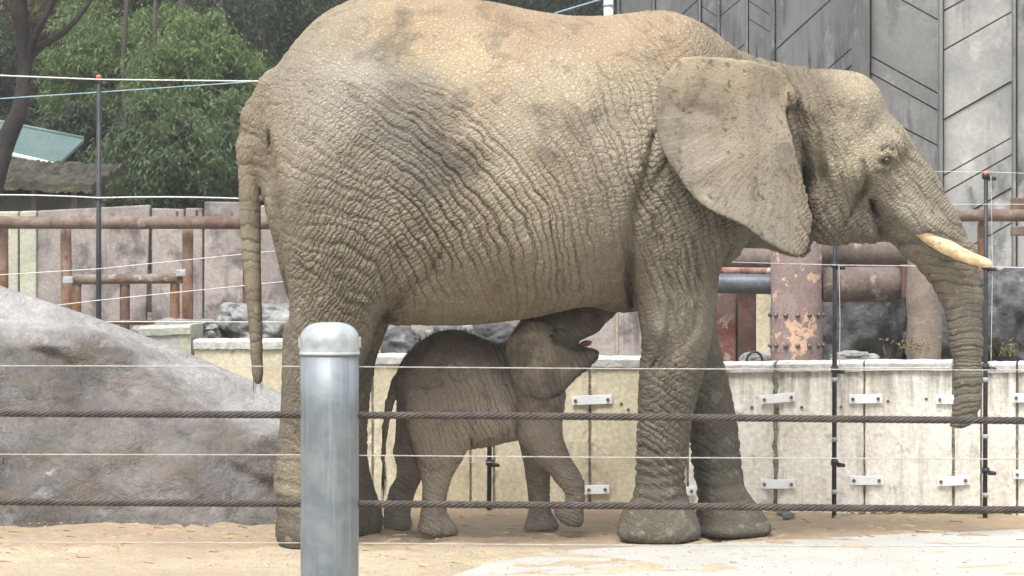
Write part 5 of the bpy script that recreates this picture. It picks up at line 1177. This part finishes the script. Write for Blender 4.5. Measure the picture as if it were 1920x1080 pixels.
    fd.crease([(878, 760), (885, 800), (884, 838)], .014, .010, 15.2, 15.6, dref=15.4)
    fd.crease([(972, 740), (968, 780), (972, 820)], .014, .012, 15.2, 15.6, dref=15.45)
    for py in (900, 915, 928): fd.crease([(1060, py), (1078, py+3), (1096, py-3)], .007, .005, 15.2, 15.6, dref=15.45)
    for py in (870, 885, 900): fd.crease([(795, py+6), (820, py), (848, py-6)], .007, .005, 15.2, 15.6, dref=15.42)
    # closed eye
    for lid in ([(1026, 630, .008), (1038, 622, .013), (1052, 620, .014), (1068, 627, .010)], [(1030, 635, .008), (1042, 639, .012), (1056, 640, .011), (1070, 634, .008)]):
        fd.chain([(WX(a, 15.48), 15.482+.01*abs(a-1048)/22, WZ(b, 15.48), r_) for a, b, r_ in lid], .008)
    fd.crease([(1030, 628), (1045, 634), (1062, 635), (1072, 630)], .011, .012, 15.2, 15.6, dref=15.45)
    fd.crease([(1034, 620), (1050, 615), (1068, 622)], .010, .009, 15.2, 15.6, dref=15.45)
    fd.crease([(1032, 638), (1050, 643), (1068, 642)], .010, .008, 15.2, 15.6, dref=15.45)
    V, F = surface_nets(fd); V = laplace(V, F, 2, .45); V, F = keep_largest(V, F); V[:, 2] = np.maximum(V[:, 2], .004)
    px = V[:, 0]*FPX/V[:, 1]+CX; py = HY-(V[:, 2]-CAMH)*FPX/V[:, 1]
    C = [(780, 700, 60), (850, 700, 80), (930, 720, 90), (800, 800, 60), (860, 780, 85), (920, 800, 95), (820, 900, 10), (750, 950, 0), (1010, 780, 80), (1050, 860, 40), (1075, 920, 0), (1010, 930, 0), (1000, 650, 90), (1060, 600, 60), (1100, 590, 40), (725, 800, 0), (1030, 720, 90)]
    ph, ps = flow(C, (690, 500), (1180, 1030), 5, 30)(px, py)
    wts = blend([(800, 720, .4, 0, .4), (900, 780, .8, 0, .1), (820, 900, .5, 0, .4), (1020, 800, .4, 0, .3), (1070, 920, .5, 0, .2), (1050, 620, .5, 0, .1), (1020, 720, .9, 0, .1)], px, py, 3, 40)
    earm = (np.abs(V[:, 1]-AX) > .09) & (poly_sdf(V[:, 0], V[:, 2], en) < .004) & ((np.abs(V[:, 1]-ey(-1)(V[:, 0], V[:, 2])) < .02) | (np.abs(V[:, 1]-ey(1)(V[:, 0], V[:, 2])) < .02)); wts[:, 1] = earm*.4
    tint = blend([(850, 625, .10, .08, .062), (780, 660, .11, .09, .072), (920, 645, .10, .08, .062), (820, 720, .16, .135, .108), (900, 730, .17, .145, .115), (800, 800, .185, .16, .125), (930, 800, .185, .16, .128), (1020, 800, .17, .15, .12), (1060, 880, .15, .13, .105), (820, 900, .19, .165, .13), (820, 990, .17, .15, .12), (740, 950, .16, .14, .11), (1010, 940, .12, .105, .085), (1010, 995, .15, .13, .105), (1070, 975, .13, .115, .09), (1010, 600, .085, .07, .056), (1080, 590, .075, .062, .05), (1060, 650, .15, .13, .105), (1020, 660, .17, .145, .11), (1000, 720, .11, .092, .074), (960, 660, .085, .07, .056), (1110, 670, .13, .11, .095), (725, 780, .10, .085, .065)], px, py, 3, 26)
    sde = poly_sdf(V[:, 0], V[:, 2], en); vn = vnoise(V[:, 0]*14, V[:, 1]*9, V[:, 2]*14)
    rim = (earm*np.clip(1+sde/.035, 0, 1))[:, None]; tint = tint*(1-rim)+np.array([[.04, .033, .028]])*rim; tint = tint*(1-.25*earm[:, None])
    inner = (earm*np.clip((-sde-.05)/.03, 0, 1)*np.clip(vn*2+.2, 0, 1))[:, None]; tint = tint*(1-inner)+np.array([[.19, .165, .125]])*inner
    tint = np.concatenate([(tint*.95+tint.mean(1, keepdims=True)*.05)*1.85, np.ones((len(V), 1))], 1)
    root = thing('elephant_calf', (WX(900, AX), AX, 0), 'small dark brown elephant calf with a lifted forefoot, suckling under its mother', 'elephant')
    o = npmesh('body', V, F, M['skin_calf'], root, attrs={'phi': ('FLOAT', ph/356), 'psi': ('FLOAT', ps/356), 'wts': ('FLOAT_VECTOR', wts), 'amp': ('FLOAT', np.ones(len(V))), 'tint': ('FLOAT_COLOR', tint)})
    m = o.modifiers.new('sub', 'SUBSURF'); m.levels = 1; m.render_levels = 1
    # tongue
    c = W(1098, 644, 15.56); V2 = [(c.x+.034*math.sin(a)*math.cos(b), c.y+.045*math.sin(a)*math.sin(b), c.z+.016*math.cos(a)+.006*math.sin(a)*math.cos(b)) for a in np.linspace(.01, 3.13, 12) for b in np.linspace(0, 6.283, 18, endpoint=False)]
    MB().add(V2, [(i*18+j, i*18+(j+1) % 18, (i+1)*18+(j+1) % 18, (i+1)*18+j) for i in range(11) for j in range(18)]).build('tongue', M['tongue'], root, smooth=True)
    # tail tuft, bristles along the back and brow
    hb = MB()
    for i in range(30):
        a = random.uniform(0, 6.28); p = W(720, 885+random.uniform(-20, 14), 15.56)+Vector((math.cos(a)*.006, math.sin(a)*.006, 0)); L = random.uniform(.06, .17)
        hb.tube([p, p+Vector((math.cos(a)*.008, math.sin(a)*.008, -L*.6)), p+Vector((math.cos(a)*.006, 0, -L))], [.0016, .0012, .0004], 4)
    hb.build('tail_hair', M['hair'], root)
    up = np.argwhere((V[:, 2] > np.interp(px, [740, 800, 900, 1050], [.9, .95, .92, 1.0])) & (np.abs(V[:, 1]-AX) < .2))[:, 0]; RNG.shuffle(up); up = up[:3500]
    P = V[up]; n = len(P); dr = np.stack([-.35+RNG.normal(size=n)*.3, (P[:, 1]-AX)*3+RNG.normal(size=n)*.2, np.ones(n)], 1); dr /= np.linalg.norm(dr, axis=1, keepdims=True); L = RNG.uniform(.010, .028, (n, 1)); s = np.array([[.0008, .0003, 0]])
    VV = np.stack([P-s, P+s, P+dr*L], 1).reshape(-1, 3); hr = npmesh('bristles', VV, np.arange(3*n).reshape(-1, 3), M['hair'], root, smooth=False); hr['kind'] = 'stuff'
mother(); calf()

# ================================================================== small ground details
def scatter(n, f, name, m, label, cat, size):
    V = []; F = []
    for i in range(n):
        x, y, z = f(); s = size*random.uniform(.4, 1.6); a = random.uniform(0, 6.28); k = len(V)
        for (u, v, w_) in ((1, 0, 0), (0, .8, 0), (-1, .1, 0), (.1, -.9, 0), (0, 0, .6)):
            V.append((x+s*(u*math.cos(a)-v*math.sin(a)), y+s*(u*math.sin(a)+v*math.cos(a)), z+s*w_))
        F += [(k, k+1, k+4), (k+1, k+2, k+4), (k+2, k+3, k+4), (k+3, k, k+4)]
    o = npmesh(name, V, F, m, smooth=False); o['kind'] = 'stuff'; o['label'] = label; return o
scatter(2600, lambda: (random.uniform(-3.2, 3.2), random.uniform(13.4, 17.0), .004+random.uniform(0, .006)), 'gravel', M['pebble'], 'small stones and crumbs of dirt scattered on the sand', 'gravel', .006)
V = []; F = []
for i in range(420):
    d = random.uniform(13.8, 16.6); x = random.uniform(-2.9, 2.9)
    if x > -.2 and d < 15.2 and random.random() < .93: continue
    a = random.uniform(0, 3.14); L = random.uniform(.02, .075); u = Vector((math.cos(a), math.sin(a), 0)); n_ = Vector((-u.y, u.x, 0))*.0022; c = Vector((x, d, .012)); k = len(V)
    V += [c-u*L/2-n_, c+u*L/2-n_, c+u*L/2+n_+Vector((0, 0, .006)), c-u*L/2+n_+Vector((0, 0, .003))]; F.append((k, k+1, k+2, k+3))
o = npmesh('straw', V, F, M['straw'], smooth=False); o['kind'] = 'stuff'; o['label'] = 'bits of dry straw strewn on the sand'
# weeds on the wall top and at its foot
def weeds(spots, n, hgt, label, name='weeds', seed=1):
    V = []; F = []; rv = []
    for i in range(n):
        (px, py, dy, spread) = random.choice(spots); b = wallpt(px+random.gauss(0, spread), py, dy); a = random.uniform(0, 6.28); L = hgt*random.uniform(.4, 1.2); w_ = .0022
        lean = Vector((math.cos(a)*.4, math.sin(a)*.3, 1)).normalized()*L; s = Vector((-math.sin(a), math.cos(a), 0))*w_; k = len(V)
        m_ = b+lean*.55; V += [b-s, b+s, m_+s, m_-s, b+lean+Vector((math.cos(a), 0, -.3))*L*.2]; F += [(k, k+1, k+2, k+3)]; F += [(k+3, k+2, k+4, k+4)][0:0]; rv += [random.random()]*5
        for q in range(3):
            t = random.uniform(.4, 1); p = b+lean*t; a2 = random.uniform(0, 6.28); l2 = random.uniform(.008, .02); k = len(V)
            V += [p, p+Vector((math.cos(a2)*l2, math.sin(a2)*l2, .004)), p+Vector((math.cos(a2)*l2*1.6, math.sin(a2)*l2*1.6, -.002)), p+Vector((math.cos(a2+.6)*l2, math.sin(a2+.6)*l2, -.006))]; F.append((k, k+1, k+2, k+3)); rv += [random.random()]*4
    o = npmesh(name, V, F, M['weed'], smooth=False, attrs={'rnd': ('FLOAT', rv)}); o['kind'] = 'stuff'; o['label'] = label
weeds([(1680, 664, .5, 22), (1710, 664, .6, 18), (1745, 664, .45, 14)], 26, .12, 'straggly pale weeds on the wall top left of the trunk')
weeds([(1870, 668, .5, 25), (1900, 668, .6, 18)], 22, .12, 'straggly pale weeds on the wall top at the right edge')
weeds([(1650, 972, -.1, 40), (1720, 968, -.08, 60), (1800, 966, -.1, 50)], 260, .035, 'low green weeds along the foot of the wall')
# fallen stones at the foot of the wall joint
for i, (px, py) in enumerate([(1470, 968), (1478, 973), (1085, 948)]):
    d = CAMH*FPX/(py-HY); rock('stone', (WX(px, d), d, .02), (.035, .03, .018), 70+i, M['rock_pale'], ['broken stone at the foot of the crumbling wall joint, nearer the foreleg', 'broken stone just right of the crumbling wall joint', 'small stone at the wall foot beside the calf\'s lifted foot'][i], 'stone', res=12)
hb = MB().box((-70, -3, -2.2), (70, 90, 22)); hz = bpy.data.materials.new('haze'); hz.use_nodes = True; t = hz.node_tree; t.nodes.clear()
pv = t.nodes.new('ShaderNodeVolumePrincipled'); pv.inputs['Density'].default_value = .0012; pv.inputs['Color'].default_value = (.93, .95, .97, 1); pv.inputs['Anisotropy'].default_value = .1
oo = t.nodes.new('ShaderNodeOutputMaterial'); t.links.new(pv.outputs[0], oo.inputs['Volume']); o = hb.build('haze', hz); o['kind'] = 'stuff'
print('objects', len(bpy.data.objects))
